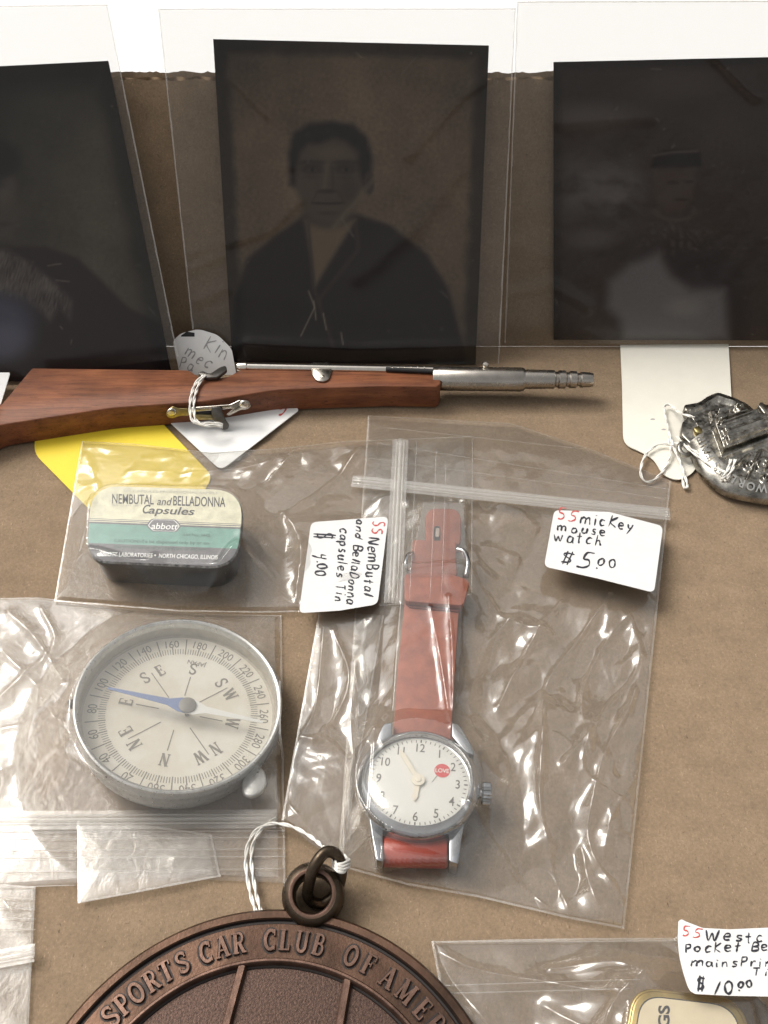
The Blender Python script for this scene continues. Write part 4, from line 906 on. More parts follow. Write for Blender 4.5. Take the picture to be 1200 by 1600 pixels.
# little stud at the left and bow tab at the right
q = CF.pt(-CR * 1.0, -.15, -.3); V, F = tube_data([q, q + np.array([-.12, -.03, 0])], .1, 10); obj('stud', V, F, M['dark_steel'], cp, True)
pprism('bow_tab', round_poly([(378, 1218), (398, 1190), (414, 1204), (417, 1222), (408, 1238), (392, 1246), (378, 1240)], 7, 4), .50, .36, M['alu'], cp, .04, 2)

# ================================================================== WRISTWATCH
wt = thing('wristwatch', P(655, 1215, 0), 'small chrome wristwatch with white dial and worn red leather strap', 'wristwatch')
WF = tilt_frame(P(653.5, 1215, .92), -7, 0, -5.4)
a = WF.loc(568, 1215); b = WF.loc(739, 1215); WR = (b[0] - a[0]) / 2 * 1.0
lathe('case', WF, [(WR * .90, -.16), (WR * .965, -.13), (WR * .985, .02), (WR * 1.0, .035), (WR * 1.02, .02), (WR * 1.055, -.03), (WR * 1.13, -.13), (WR * 1.145, -.19), (WR * 1.12, -.26), (WR * 1.10, -.5), (WR * .98, -.62), (0, -.64)][::-1], M['chrome'], wt, 96)
disc('dial', WF, WR * .94, -.13, M['watch_dial'], wt, 72)
mb = MB()
for k in range(60): tick(WR * .845, WR * (.90 if k % 5 else .91), 90 - 6 * k, .008 if k % 5 else .014, mb, WF, -.124)
mb.build('minute_ticks', M['dial_ink_dark'], wt)
mb = MB()
for k in range(1, 13): mb = MB(); polar_text(mb, str(k), WF, WR * .73, 90 - 30 * k, .205, .006, -.124, .8, upright=True); mb.build('hour_numeral', M['dial_ink_dark'], wt)
# round red printed sign on a stick, reading LOVE
lx, ly = WF.loc(691, 1204, -.12)
sgn = [WF.pt(lx + .165 * math.cos(a_), ly + .165 * math.sin(a_), -.122) for a_ in np.linspace(0, 2 * math.pi, 33)[:-1]]; obj('printed_sign', sgn, [list(range(32))], M['red_print'], wt)
mb = MB(); V, F = glyph_text('LOVE', .01); w = V[:, 0].max(); mb.add([WF.pt(lx + (x - w / 2) * .085, ly + (y - .5) * .10, -.118) for x, y in V], F); mb.build('sign_lettering', M['white_print'], wt)
mb = MB(); V, F = stroke_quads([np.array([lx - .1, ly - .13]), np.array([lx - .2, ly - .3])], .012); mb.add([WF.pt(v[0], v[1], -.122) for v in V], F); mb.build('sign_stick', M['dial_ink_dark'], wt)
def hand(name, A, w, z):
    a = np.array(WF.loc(*A, z)); b = np.zeros(2); d = a - b; L = np.linalg.norm(d); d /= L; p = np.array([-d[1], d[0]])
    q = [b + p * w, b + d * L * .8 + p * w * 1.15, b + d * L + p * w * .2, b + d * L - p * w * .2, b + d * L * .8 - p * w * 1.15, b - p * w]
    V, F = prism_data([WF.pt(x[0], x[1], z) for x in q], [WF.pt(x[0], x[1], z - .012) for x in q]); obj(name, V, F, M['hand'], wt)
hand('minute_hand', (624, 1170), .045, -.07); hand('hour_hand', (647, 1251), .05, -.09)
lathe('hand_hub', Frame(WF.pt(0, 0, -.08), WF.x, WF.y), [(.14, 0), (.14, .015), (.10, .02), (.07, .018), (.06, .035), (.03, .04), (0, .04)], M['hand'], wt, 24)
lathe('crystal', WF, [(WR * .985, .02), (WR * .93, .07), (WR * .7, .115), (WR * .35, .14), (0, .145)], gm, wt, 72)
# crown with knurls
cxf = WF.pt(WR * 1.12, -.02, -.36); fr = Frame(cxf, WF.y, WF.n)
prof = [(.10, -.05), (.10, .06), (.21, .07), (.235, .10), (.235, .24), (.2, .27), (0, .275)]
V = []; F = []; n = 40
for i in range(n):
    a = 2 * math.pi * i / n; kk = 1 - .09 * (i % 2)
    for r, z in prof: r2 = r * (kk if .2 < r else 1); V.append(fr.pt(r2 * math.cos(a), r2 * math.sin(a), z))
k = len(prof)
for i in range(n):
    j = (i + 1) % n
    for q in range(k - 1): F.append([i * k + q, i * k + q + 1, j * k + q + 1, j * k + q])
obj('crown', V, F, M['chrome'], wt)
for pix in ([(577, 1276), (598, 1296), (599, 1346), (588, 1344), (583, 1315)], [(701, 1298), (727, 1276), (720, 1318), (716, 1350), (702, 1346)], [(586, 1172), (592, 1146), (600, 1130), (613, 1128), (613, 1156)], [(706, 1150), (706, 1128), (718, 1132), (734, 1158), (742, 1180), (728, 1176)]):
    low_ = pix[0][1] > 1250
    pprism('lug', round_poly(pix, 3, 2), .70 if low_ else .62, .12, M['chrome'], wt, .05, 2)
# strap
def slab(name, pix, z1, z0, m, r=3, bev=.04): return pprism(name, round_poly(pix, r, 3), z1, z0, m, wt, bev, 3)
slab('upper_strap', [(614, 1160), (704, 1160), (710, 1060), (717, 950), (718, 900), (636, 900), (631, 955), (620, 1060)], .42, .28, M['strap'], 2)
slab('strap_tail', [(645, 843), (712, 845), (714, 900), (640, 900)], .36, .24, M['strap'], 3)
slab('strap_tip', [(666, 852), (664, 806), (672, 794), (712, 794), (721, 806), (720, 852)], .31, .20, M['strap'], 9)
flat('buckle_hole', round_poly([(678, 822), (688, 822), (688, 846), (678, 846)], 4, 3), lev(.312), .003, M['black'], wt)
flat('buckle_tongue', round_poly([(681, 825), (687, 825), (686, 839), (680, 839)], 2, 2), lev(.316), .004, M['bright'], wt)
slab('keeper_loop', [(632, 896), (700, 896), (728, 904), (734, 910), (724, 946), (632, 939)], .62, .46, M['strap'], 6, .06)
slab('keeper_shadow_edge', [(632, 942), (722, 949), (718, 956), (640, 949)], .46, .43, M['strap_dark'], 3, .01)  # dark leather strip standing in for shade below the keeper loop
V, F = tube_data(smooth_path([P(640, 892, .3), P(634, 884, .5), P(637, 868, .5), P(645, 864, .4)], 5), .05, 8); obj('buckle', V, F, M['chrome'], wt, True)
V, F = tube_data(smooth_path([P(713, 858, .5), P(725, 862, .55), P(731, 880, .6), P(728, 902, .5)], 5), .07, 8); obj('buckle', V, F, M['chrome'], wt, True)
a = P(599, 1330, .38); b = P(698, 1332, .38); V, F = tube_data([a, a * .98 + b * .02, a * .02 + b * .98, b], [.29, .31, .31, .29], 28); obj('strap_roll', V, F, M['strap_bright'], wt, True)
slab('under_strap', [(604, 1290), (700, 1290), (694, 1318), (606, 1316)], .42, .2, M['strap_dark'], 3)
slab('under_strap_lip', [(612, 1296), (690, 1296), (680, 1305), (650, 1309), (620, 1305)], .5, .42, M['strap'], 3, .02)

# ================================================================== MEDALLION
MZ = .42
ml = lev(MZ)
pm = [(106, 1600), (187, 1506), (281, 1453), (400, 1422), (469, 1421), (519, 1434), (625, 1481), (687, 1531), (731, 1581)]
A = np.array([P(x, y, MZ)[:2] for x, y in pm]); Mx = np.c_[2 * A, np.ones(len(A))]; sM = np.linalg.lstsq(Mx, (A ** 2).sum(1), rcond=None)[0]
MR = math.sqrt(sM[2] + sM[0] ** 2 + sM[1] ** 2); MF = Frame((sM[0], sM[1], MZ), (1, 0, 0), (0, 1, 0))
ri = np.hypot(*MF.loc(445, 1497)); 
md = thing('medallion', (MF.o[0], MF.o[1], 0), 'large dark copper medallion with raised lettering round its rim, cut off at the bottom', 'medallion')
lathe('disc', MF, [(ri - .02, -.04), (ri + .16, -.04), (MR - .30, -.04), (MR - .27, -.04)], M['bronze'], md, 200)
lathe('groove', MF, [(MR - .275, -.038), (MR - .25, -.075), (MR - .21, -.075), (MR - .19, -.01)], M['bronze_dark'], md, 200)
lathe('outer_rim', MF, [(MR - .19, -.01), (MR - .17, .02), (MR - .05, .02), (MR, -.03), (MR + .01, -.1), (MR, -.34), (MR - .06, -.38)], M['bronze'], md, 200)
lathe('inner_ring', MF, [(ri - .1, -.12), (ri - .08, .0), (ri - .055, .025), (ri - .02, .025), (ri, .0), (ri + .015, -.05)], M['bronze_worn'], md, 200)
lathe('inner_groove', MF, [(ri - .16, -.12), (ri - .13, -.135), (ri - .1, -.12)], M['bronze_dark'], md, 160)
lathe('inner_field', MF, [(0, -.12), (ri * .5, -.12), (ri - .155, -.12)], M['bronze_grain'], md, 120)
for A_, B_ in (((378, 1508), (342, 1640)), ((543, 1530), (524, 1640))):
    a = np.array(MF.loc(*A_)); b = np.array(MF.loc(*B_)); d = b - a; d /= np.linalg.norm(d); p = np.array([-d[1], d[0]]); b = a + d * 5
    V = [];
    for q in (a, b): V += [MF.pt(*(q + p * .1), -.118), MF.pt(*(q + p * .055), .0), MF.pt(*(q - p * .055), .0), MF.pt(*(q - p * .1), -.118)]
    obj('spoke', V, [[0, 1, 5, 4], [1, 2, 6, 5], [2, 3, 7, 6]], M['bronze_worn'], md)
mb = MB()
ltr = [('S', 169, 1584), ('P', 189, 1566), ('O', 210, 1547), ('R', 234, 1527), ('T', 257, 1513), ('S', 283, 1500), ('C', 320, 1482), ('A', 346, 1474), ('R', 373, 1467), ('C', 422, 1464), ('L', 446, 1464), ('U', 473, 1467), ('B', 499, 1474), ('O', 550, 1491), ('F', 578, 1504), ('A', 607, 1528), ('M', 635, 1550), ('E', 662, 1575), ('R', 684, 1599)]
ang = []
for ch, x, y in ltr:
    a, b = MF.loc(x, y); ang.append((ch, math.atan2(b, a)))
step = (ang[-4][1] - ang[-1][1]) / 3
for k, ch in enumerate('ICA'): ang.append((ch, ang[18][1] - step * (k + .8)))
rt_ = (ri + MR - .25) / 2
for ch, an in ang:
    args = (ch, MF, rt_ * math.cos(an), rt_ * math.sin(an), (math.cos(an), math.sin(an)), (MR - .25 - ri) * .60)
    mb = MB(); serif_glyph(mb, *args, -.036, 0, 1.9, .80, 1); serif_glyph(mb, *args, -.036, .055, 1.2, .80, 0)
    mb.build('raised_letter', [M['bronze_worn'], M['bronze_dark']], md)
# bail and jump ring
bf = Frame(P(488, 1396, .62), (1, 0, 0), (0, 1, .25))
lathe('bail', bf, [(.36, -.5), (.36, -.02), (.38, .03), (.46, .05), (.55, .0), (.60, -.12), (.62, -.3), (.56, -.55), (.36, -.56)][::-1], M['ring'], md, 48)
lathe('bail_lip', bf, [(.375, .03), (.39, .048), (.44, .054), (.455, .05)], M['bronze_worn'], md, 48)
jr = smooth_path([P(482, 1402, .35), P(484, 1375, .75), P(493, 1350, 1.0), P(508, 1332, 1.08), P(524, 1334, 1.0), P(533, 1352, .75), P(531, 1378, .45), P(520, 1400, .2), P(500, 1412, .15)], 6, True)
tube('jump_ring', jr, .115, M['ring'], md, 14, True)
ms = thing('tag_string', P(430, 1350, 0), 'white twisted string looped through the medallion ring', 'string')
strand(ms, [(400, 1424, .35), (391, 1395, .18), (384, 1350, .14), (388, 1318, .14), (402, 1296, .14), (425, 1287, .2), (455, 1291, .3), (485, 1307, .45), (506, 1324, .9)], .042)
strand(ms, [(408, 1424, .35), (400, 1395, .18), (393, 1350, .14), (394, 1325, .14), (400, 1308, .2), (412, 1292, .14), (432, 1278, .14)], .042)
for k in range(3): strand(ms, [(522, 1342 + 5 * k, .8), (527, 1350 + 5 * k, 1.0), (537, 1351 + 5 * k, .95), (544, 1343 + 5 * k, .75), (538, 1338 + 5 * k, .6)], .05)

# ================================================================== MAINSPRING TIN
tz = .95
mt_ = thing('mainspring_tin', P(1075, 1610, 0), 'gold-rimmed cream tin in the bag at the bottom right', 'tin')
o4 = [(990, 1540), (1162, 1560), (1190, 1720), (960, 1720)]
outer = round_poly(o4, [38, 46, 10, 10], 7)
pprism('tin_body', outer, tz - .06, .05, M['gold'], mt_, .1, 3)
lid2 = grow(outer, .965); pprism('lid', lid2, tz, tz - .2, M['gold'], mt_, .05, 3)
L2 = lev(tz + .003)
flat('lid_print', grow(outer, .86), L2, .0, M['tin_ink'], mt_); flat('lid_print', grow(outer, .84), L2, .003, M['tin_cream'], mt_)
mb = MB(); put_text(mb, 'MAINSPRINGS', L2, (1042, 1760), (1046, 1571), 17, .03, .008); mb.build('lettering', M['tin_ink'], mt_)

# ================================================================== BAGS OF CLEAR FILM
def poly_interp(pts, t):
    pts = np.array(pts, float); d = np.r_[0, np.cumsum(np.hypot(*np.diff(pts, axis=0).T))]; d /= d[-1]
    return np.stack([np.interp(t, d, pts[:, 0]), np.interp(t, d, pts[:, 1])], -1)
def shape_dist(X, Y, sh):
    if sh[0] == 'c':
        c = P(sh[1], sh[2], sh[3]); return np.maximum(0, np.hypot(X - c[0], Y - c[1]) - sh[4])
    q = [P(x, y, sh[2])[:2] for x, y in sh[1]]; d = seg_dist(X, Y, q + [q[0]]); return np.where(inside(X, Y, q), 0, d)
def bag(label, top, bottom, zb, bumps=(), folds=(), seed=0, nu=230, nv=230, amp=.07, dirn=(1, 1), fscale=1.0, m='film', seams='lr', name='zip_bag', cat='plastic bag', rim=.05, group='clear zip bags lying on the cardboard', flatzones=()):
    u1 = np.linspace(0, 1, nu); v1 = np.linspace(0, 1, nv); T = poly_interp(top, u1); B = poly_interp(bottom, u1)
    v = v1[:, None, None]; pix = T[None] * (1 - v) + B[None] * v; Xp, Yp = pix[..., 0], pix[..., 1]
    Q = Pa(Xp, Yp, zb); X, Y = Q[..., 0], Q[..., 1]
    U, Vv = np.meshgrid(u1, v1)
    wU = np.hypot(X[nv // 2, -1] - X[nv // 2, 0], Y[nv // 2, -1] - Y[nv // 2, 0]); hV = np.hypot(X[-1, nu // 2] - X[0, nu // 2], Y[-1, nu // 2] - Y[0, nu // 2])
    ed = np.minimum(np.minimum(U, 1 - U) * wU, np.minimum(Vv, 1 - Vv) * hV); e = np.clip(ed / .7, 0, 1) ** .6
    h = np.full_like(X, rim); cont = np.full_like(X, 0.0)
    for sh, H, Lr in bumps:
        d = shape_dist(X, Y, sh); H = H(X, Y) if callable(H) else H
        hh = H * np.clip(1 - d / Lr, 0, 1) ** 1.25; h = np.maximum(h, hh) + .15 * np.minimum(h, hh) * 0
        cont = np.maximum(cont, np.where(d < .03, H, 0))
    L_ = math.hypot(*dirn); cx, sx = dirn[0] / L_, dirn[1] / L_
    a = X * cx + Y * sx; b = -X * sx + Y * cx
    wa = a + .5 * pnoise(X * .5, Y * .5, seed + 1); wb = b + .5 * pnoise(X * .6, Y * .6, seed + 2)
    rr = np.random.RandomState(seed); cr = np.zeros_like(X); base_a = math.atan2(dirn[1], dirn[0])
    WX = X + .35 * pnoise(X * .35, Y * .35, seed + 1) + .05 * pnoise(X * 1.5, Y * 1.5, seed + 7); WY = Y + .35 * pnoise(X * .35, Y * .35, seed + 2) + .05 * pnoise(X * 1.5, Y * 1.5, seed + 8)
    for k in range(9):
        an = base_a + rr.uniform(-.75, .75); f = rr.uniform(.16, .42) * fscale * (1 if k < 5 else 2.0)
        q = (-WX * math.sin(an) + WY * math.cos(an)) * f + rr.uniform(0, 9)
        tri = np.abs((q % 1.0) * 2 - 1) - .5
        mk = sst(-.12, .22, pnoise(X * .28 + k * 5.1, Y * .28 - k * 3.3, seed + 10 + k))
        cr = cr + tri * mk * (.42 / f) * (.5 if k < 5 else .42)
    for k in range(14):
        an = base_a + rr.uniform(-1.2, 1.2); f = rr.uniform(.9, 2.0) * fscale
        q = (-WX * math.sin(an) + WY * math.cos(an)) * f + rr.uniform(0, 9); tri = np.abs((q % 1.0) * 2 - 1) - .5
        cr = cr + tri * sst(.10, .34, pnoise(X * .55 + k * 3.1, Y * .55 + k * 7.7, seed + 30 + k)) * (.20 / f)
    cr = cr * 1.0 + .5 * pnoise(X * .4, Y * .4, seed + 5)
    cam_ = amp * (.55 + .9 * np.clip(pnoise(X * .35, Y * .35, seed + 6) + .3, 0, 1))
    for fz, k in flatzones: cam_ = cam_ * (1 - (1 - k) * np.exp(-(shape_dist(X, Y, fz) / .25) ** 2))
    cont0 = cont
    for _ in range(5):
        hp = np.pad(h, 1, mode='edge'); h = (hp[:-2, 1:-1] + hp[2:, 1:-1] + hp[1:-1, :-2] + hp[1:-1, 2:] + 2 * h) / 6
    h = h + cam_ * cr
    hp = np.pad(h, 1, mode='edge'); h = (hp[:-2, 1:-1] + hp[2:, 1:-1] + hp[1:-1, :-2] + hp[1:-1, 2:] + 3 * h) / 7
    for pts, aa, w in folds:
        q = [P(x, y, zb + .35)[:2] for x, y in pts]; q = [np.array(p) for p in q]; q = smooth_path(q, 5) if len(q) > 2 else q
        d = seg_dist(X, Y, [tuple(p) for p in q]); ww = w * (1.5 + .9 * pnoise(X * .9, Y * .9, seed + 40)); h = h + 1.5 * aa * (.55 + .6 * np.clip(.5 + pnoise(X * .6, Y * .6, seed + 41), 0, 1.2)) * np.exp(-(d / ww + .06 * pnoise(X * 4, Y * 4, seed + 42)))
    h = np.maximum(h, cont + .02); z = zb + h * e + .012
    if nu > 20:
        z = np.where(cont > 0, np.maximum(z, zb + cont), z)
    V = np.stack([X, Y, z], -1)
    c0 = V[:, :, :2].reshape(-1, 2).mean(0)
    r_ = thing(name, (c0[0], c0[1], 0), label, cat, group)
    obj('top_film', V, grid_faces(nu, nv)[:, ::-1], M[m], r_, True)
    s_ = slice(None, None, 8); Vb = V[s_, s_].copy(); Vb[..., 2] = zb + .004 + .01 * pnoise(Vb[..., 0] * .7, Vb[..., 1] * .7, seed)
    obj('bottom_film', Vb, grid_faces(Vb.shape[1], Vb.shape[0])[:, ::-1], M['film_thin'], r_, True)
    def seam(path, inw, nm='side_seam', mm='seam'):
        path = [np.array(p) for p in path]; n = len(path); VV = []
        for i in range(n):
            k_ = inw * (1 + .35 * pnoise(i * .13, 1.7, seed))
            t = path[min(i + 1, n - 1)] - path[max(i - 1, 0)]; t = t / (np.linalg.norm(t) + 1e-9); p = np.cross(t, [0, 0, 1.0]); p /= np.linalg.norm(p) + 1e-9
            VV += [path[i] + (0, 0, .006), path[i] + p * k_ + (0, 0, .012)]
        obj(nm, VV, [[2 * i, 2 * i + 1, 2 * i + 3, 2 * i + 2] for i in range(n - 1)], M[mm], r_, True)
    if 'l' in seams: seam(V[:, 0], -.045)
    if 'r' in seams: seam(V[:, -1], .045)
    if 't' in seams: seam(V[0], .03, 'mouth_edge', 'seam_faint')
    if 'b' in seams: seam(V[-1], -.03, 'mouth_edge', 'seam_faint')
    if 'T' in seams: seam(V[0], .04, 'bottom_seam')
    if 'B' in seams: seam(V[-1], -.04, 'bottom_seam')
    def surf(px, py, lift=0.0):
        z_ = zb + .3
        for _ in range(5):
            q = P(px, py, z_); k_ = np.argmin((X - q[0]) ** 2 + (Y - q[1]) ** 2); z_ = float(z.ravel()[k_])
        return P(px, py, z_ + lift)
    return r_, surf
def zip_strip(par, A, B, z, w=.085, n=3, gap=.075, thick=.05, zB=None):
    a = P(*A, z); b = P(*B, z if zB is None else zB); d = b - a; L = np.linalg.norm(d); d /= L; s = np.cross([0, 0, 1.0], d); s /= np.linalg.norm(s)
    for k in range(n):
        o_ = s * (k - (n - 1) / 2) * gap; pts = [a + d * L * t + o_ + np.array([0, 0, .008 * math.sin(9 * t + k) + .012 * pnoise(t * 5, k, 3)]) for t in np.linspace(0, 1, 30)]
        tube('zip_ridge', pts, thick if k == n // 2 else thick * .5, M['milk'], par, 8)
    V = []
    for t in np.linspace(0, 1, 24): q = a + d * L * t; V += [q - s * w * 1.7 - (0, 0, .01), q + s * w * 1.7 - (0, 0, .01)]
    obj('zip_band', V, [[2 * i, 2 * i + 1, 2 * i + 3, 2 * i + 2] for i in range(23)], M['seam_faint'], par)
def film_lines(par, lines, z, w=.012, m='seam'):
    mb = MB()
    for A, B in lines:
        pts = [P(A[0] * (1 - t) + B[0] * t, A[1] * (1 - t) + B[1] * t, z) for t in np.linspace(0, 1, 10)]; V, F = tube_data(pts, w, 5); mb.add(V, F)
    mb.build('pressed_line', M[m], par, True)
def sticker(par, pix, z_of, label=None, rr=6, seg=4, thick=.012):
    pts = round_poly(pix, rr, seg); top = [z_of(x, y, .03) for x, y in pts]; c = np.mean(top, 0); n = len(top)
    bot = [t - np.array([0, 0, thick]) for t in top]; V = [c] + top + bot
    F = [[0, 1 + i, 1 + (i + 1) % n] for i in range(n)] + [[1 + i, 1 + n + i, 1 + n + (i + 1) % n, 1 + (i + 1) % n] for i in range(n)]
    o = obj('price_sticker', V, F, M['paper'], par)
    if label: o['label'] = label
    return o
def plane_from(p3, pts_z):
    """plane through three image points with given heights"""
    a, b, c = [P(x, y, z) for x, y, z in pts_z]; return Frame(a, b - a, c - a)

# ---- compass bag (lowest)
cb, cs = bag('crumpled clear zip bag holding the compass, its zip at the lower end', [(-60, 930), (0, 935), (60, 934), (200, 952), (340, 960), (440, 962)], [(-60, 1395), (0, 1390), (120, 1382), (230, 1372), (340, 1376), (446, 1380)], .03,
    [(('c', 281, 1102, 1.05, CR + .02), lambda X, Y: np.clip(CF.o[2] - ((X - CF.o[0]) * CF.n[0] + (Y - CF.o[1]) * CF.n[1]) / CF.n[2], .5, 1.6) + .0, 1.6)], [([(0, 1010), (60, 1080), (40, 1180)], .10, .10), ([(10, 950), (60, 1000), (110, 1090)], .10, .09), ([(60, 940), (80, 1000), (0, 1080)], .09, .08), ([(0, 1195), (90, 1150), (130, 1190)], .10, .1), ([(20, 1240), (100, 1205), (180, 1250)], .06, .08), ([(420, 1140), (436, 1240), (432, 1285)], .10, .08), ([(440, 990), (400, 1010)], .06, .08), ([(0, 1130), (70, 1120), (110, 1100)], .08, .07), ([(400, 1235), (380, 1260)], .06, .06)],
    seed=31, amp=.15, dirn=(1, 1.2), fscale=1.3, seams='rT', flatzones=[(('r', [(-60, 1268), (446, 1268), (446, 1400), (-60, 1400)], .1), .12), (('c', 281, 1102, 1.05, CR), .03)])
zip_strip(cb, (-60, 1282), (432, 1279), .16, .12, 3, .09, .055)
film_lines(cb, [((-60, 1312), (446, 1308)), ((-60, 1330), (446, 1326)), ((-60, 1341), (446, 1338)), ((-60, 1364), (446, 1357)), ((-60, 1389), (118, 1383)), ((-60, 1301), (446, 1298))], .10, .010, 'seam')
# loose scrap of film under the zip
sc, ss = bag('loose wrinkled strip of clear film with cut ends below the compass bag zip', [(121, 1284), (230, 1290), (331, 1304)], [(122, 1412), (200, 1398), (345, 1370)], .12, [], [([(150, 1392), (240, 1374), (325, 1352)], .03, .12), ([(270, 1332), (320, 1326)], .02, .07)], seed=44, nu=110, nv=90, amp=.03, dirn=(1, .1), seams='lrTB', rim=.025, m='film_thin', name='film_scrap', cat='film scrap', group=None)
# ---- watch bag
wb, ws = bag('crumpled clear zip bag holding the red strapped watch', [(575, 650), (650, 654), (800, 662), (930, 705), (1048, 752)], [(528, 1354), (640, 1384), (745, 1402), (890, 1436), (975, 1452)], .08,
    [(('c', 653.5, 1215, .92, WR * 1.14), 1.0, 1.5), (('r', [(612, 1150), (712, 1150), (722, 890), (630, 890)], .45), .62, 1.0), (('r', [(640, 900), (730, 900), (724, 790), (662, 790)], .4), .45, .8), (('r', [(596, 1290), (704, 1290), (702, 1350), (596, 1350)], .5), .66, .8), (('c', 860, 1180, .5, .5), .50, 2.6)],
    [([(735, 900), (790, 960), (860, 985)], .12, .10), ([(700, 945), (706, 1040), (706, 1150)], .10, .07), ([(672, 960), (690, 1060), (703, 1160)], .07, .05), ([(728, 1275), (790, 1345), (880, 1430)], .12, .08),
     ([(955, 925), (900, 1000), (850, 1080), (845, 1220)], .12, .09), ([(1020, 930), (960, 980), (910, 1080), (920, 1180)], .12, .08), ([(990, 960), (1000, 1030), (940, 1120), (880, 1200)], .12, .08), ([(850, 1100), (840, 1230), (860, 1330), (895, 1425)], .12, .08),
     ([(1010, 1020), (985, 1100), (940, 1190), (920, 1310), (975, 1400)], .12, .08), ([(925, 1130), (910, 1210), (990, 1260)], .09, .07), ([(800, 960), (760, 1010), (730, 1100)], .10, .08), ([(880, 930), (830, 1000), (780, 1100)], .10, .09),
     ([(1000, 1200), (950, 1290), (985, 1300)], .08, .06), ([(560, 1130), (600, 1190)], .05, .06), ([(545, 980), (560, 1100), (545, 1240)], .09, .08), ([(600, 1320), (560, 1340)], .06, .05), ([(910, 1320), (930, 1400), (968, 1445)], .10, .08), ([(760, 850), (810, 862)], .05, .1)],
    seed=52, amp=.34, dirn=(.55, 1), fscale=1.0, seams='lrtB', nu=300, nv=340, flatzones=[(('r', [(540, 640), (1060, 640), (1060, 812), (540, 760)], .1), .12), (('c', 653.5, 1215, .92, WR), .04), (('r', [(612, 1150), (712, 1150), (722, 790), (630, 790)], .45), .3)])
zip_strip(wb, (550, 751), (1047, 803), .30, .13, 3, .095, .055)
film_lines(wb, [((575, 690), (1048, 765)), ((570, 715), (1047, 780)), ((600, 668), (900, 700))], .20, .007, 'seam_faint')
# left wing of the watch bag lying over the compass bag edge
wg, wgs = bag('thin fold of clear film between the compass bag and the watch', [(498, 958), (545, 958), (600, 962)], [(440, 1282), (500, 1330), (534, 1346)], .16, [], [([(505, 970), (490, 1100), (445, 1180), (450, 1280)], .14, .09), ([(560, 1000), (548, 1120), (560, 1240), (536, 1340)], .14, .08), ([(460, 1140), (520, 1160), (560, 1200)], .12, .08), ([(450, 1250), (500, 1310), (534, 1344)], .1, .07), ([(520, 975), (545, 1060), (500, 1150)], .1, .07)], seed=63, nu=110, nv=230, amp=.2, dirn=(.3, 1), fscale=1.3, seams='lr', name='film_fold', cat='film fold', group=None)
# ---- tin bag
tbg, ts = bag('clear zip bag round the capsule tin, its zip end over the watch strap', [(128, 690), (210, 694), (330, 708), (450, 700), (540, 690), (640, 686), (739, 682)], [(85, 940), (180, 948), (280, 956), (400, 958), (500, 956), (590, 948), (640, 944), (737, 930)], .10,
    [(('r', lidpix, ZT), ZT - .075, 1.1), (('r', [(640, 900), (730, 900), (724, 790), (662, 790)], .6), .62, .7), (('r', [(470, 820), (600, 815), (590, 945), (470, 950)], .3), .20, .6)],
    [([(385, 770), (440, 720), (460, 700)], .14, .10), ([(395, 860), (440, 800), (520, 740), (560, 700)], .16, .13), ([(380, 890), (440, 925), (470, 950)], .16, .10), ([(100, 930), (150, 890), (250, 925), (400, 945)], .12, .08), ([(130, 700), (150, 760), (140, 860), (95, 935)], .08, .08), ([(250, 905), (200, 945)], .08, .07), ([(370, 895), (330, 930), (240, 945)], .12, .08), ([(190, 725), (300, 730), (420, 715)], .05, .1), ([(430, 780), (470, 850), (460, 940)], .10, .12)],
    seed=71, m='film_clear', amp=.24, dirn=(1, .5), fscale=.9, seams='lTB', nu=320, nv=200, flatzones=[(('r', [(600, 670), (760, 670), (760, 960), (590, 960)], .2), .1), (('r', [(140, 760), (380, 768), (370, 888), (136, 880)], ZT), .08)])
zip_strip(tbg, (626, 687), (614, 942), .40, .13, 3, .10, .06, zB=.45)
film_lines(tbg, [((651, 690), (640, 938)), ((682, 700), (672, 935)), ((697, 720), (690, 930)), ((738, 684), (737, 930))], .80, .007, 'seam_faint')
# ---- bottom-left bag and bottom-right bag
b3, s3 = bag('clear zip bag at the bottom left corner beside the medallion', [(-70, 1380), (0, 1382), (56, 1386)], [(-80, 1700), (-10, 1700), (40, 1700)], .04, [], [([(0, 1400), (30, 1440), (52, 1450)], .1, .08), ([(-10, 1540), (30, 1600)], .1, .1)], seed=81, nu=100, nv=160, amp=.10, dirn=(1, .2), seams='rT')
zip_strip(b3, (-70, 1510), (54, 1488), .22, .1, 3, .08, .045)
film_lines(b3, [((-70, 1400), (56, 1404)), ((-70, 1415), (56, 1420)), ((-70, 1450), (56, 1452)), ((-70, 1430), (56, 1436))], .13, .009)
b4, s4 = bag('clear zip bag holding the gold rimmed tin at the bottom right', [(674, 1471), (800, 1468), (930, 1466), (1060, 1466), (1260, 1462)], [(720, 1720), (900, 1720), (1100, 1720), (1300, 1720)], .04,
    [(('r', [(985, 1545), (1170, 1565), (1200, 1720), (960, 1720)], tz), .95, 1.6), (('r', [(1062, 1440), (1300, 1440), (1300, 1555), (1075, 1550)], .4), .35, .8)],
    [([(682, 1480), (740, 1510), (850, 1535), (950, 1560)], .18, .13), ([(680, 1482), (710, 1530), (760, 1590), (800, 1640)], .12, .08), ([(860, 1512), (960, 1508), (1000, 1540)], .12, .08), ([(1000, 1525), (950, 1580), (930, 1640)], .12, .08), ([(960, 1640), (850, 1570)], .08, .1)],
    seed=93, amp=.16, dirn=(1, -.3), fscale=.8, seams='lT', nu=240, nv=170)
film_lines(b4, [((678, 1472), (1060, 1470)), ((690, 1540), (1000, 1530)), ((700, 1552), (985, 1545))], .12, .010)

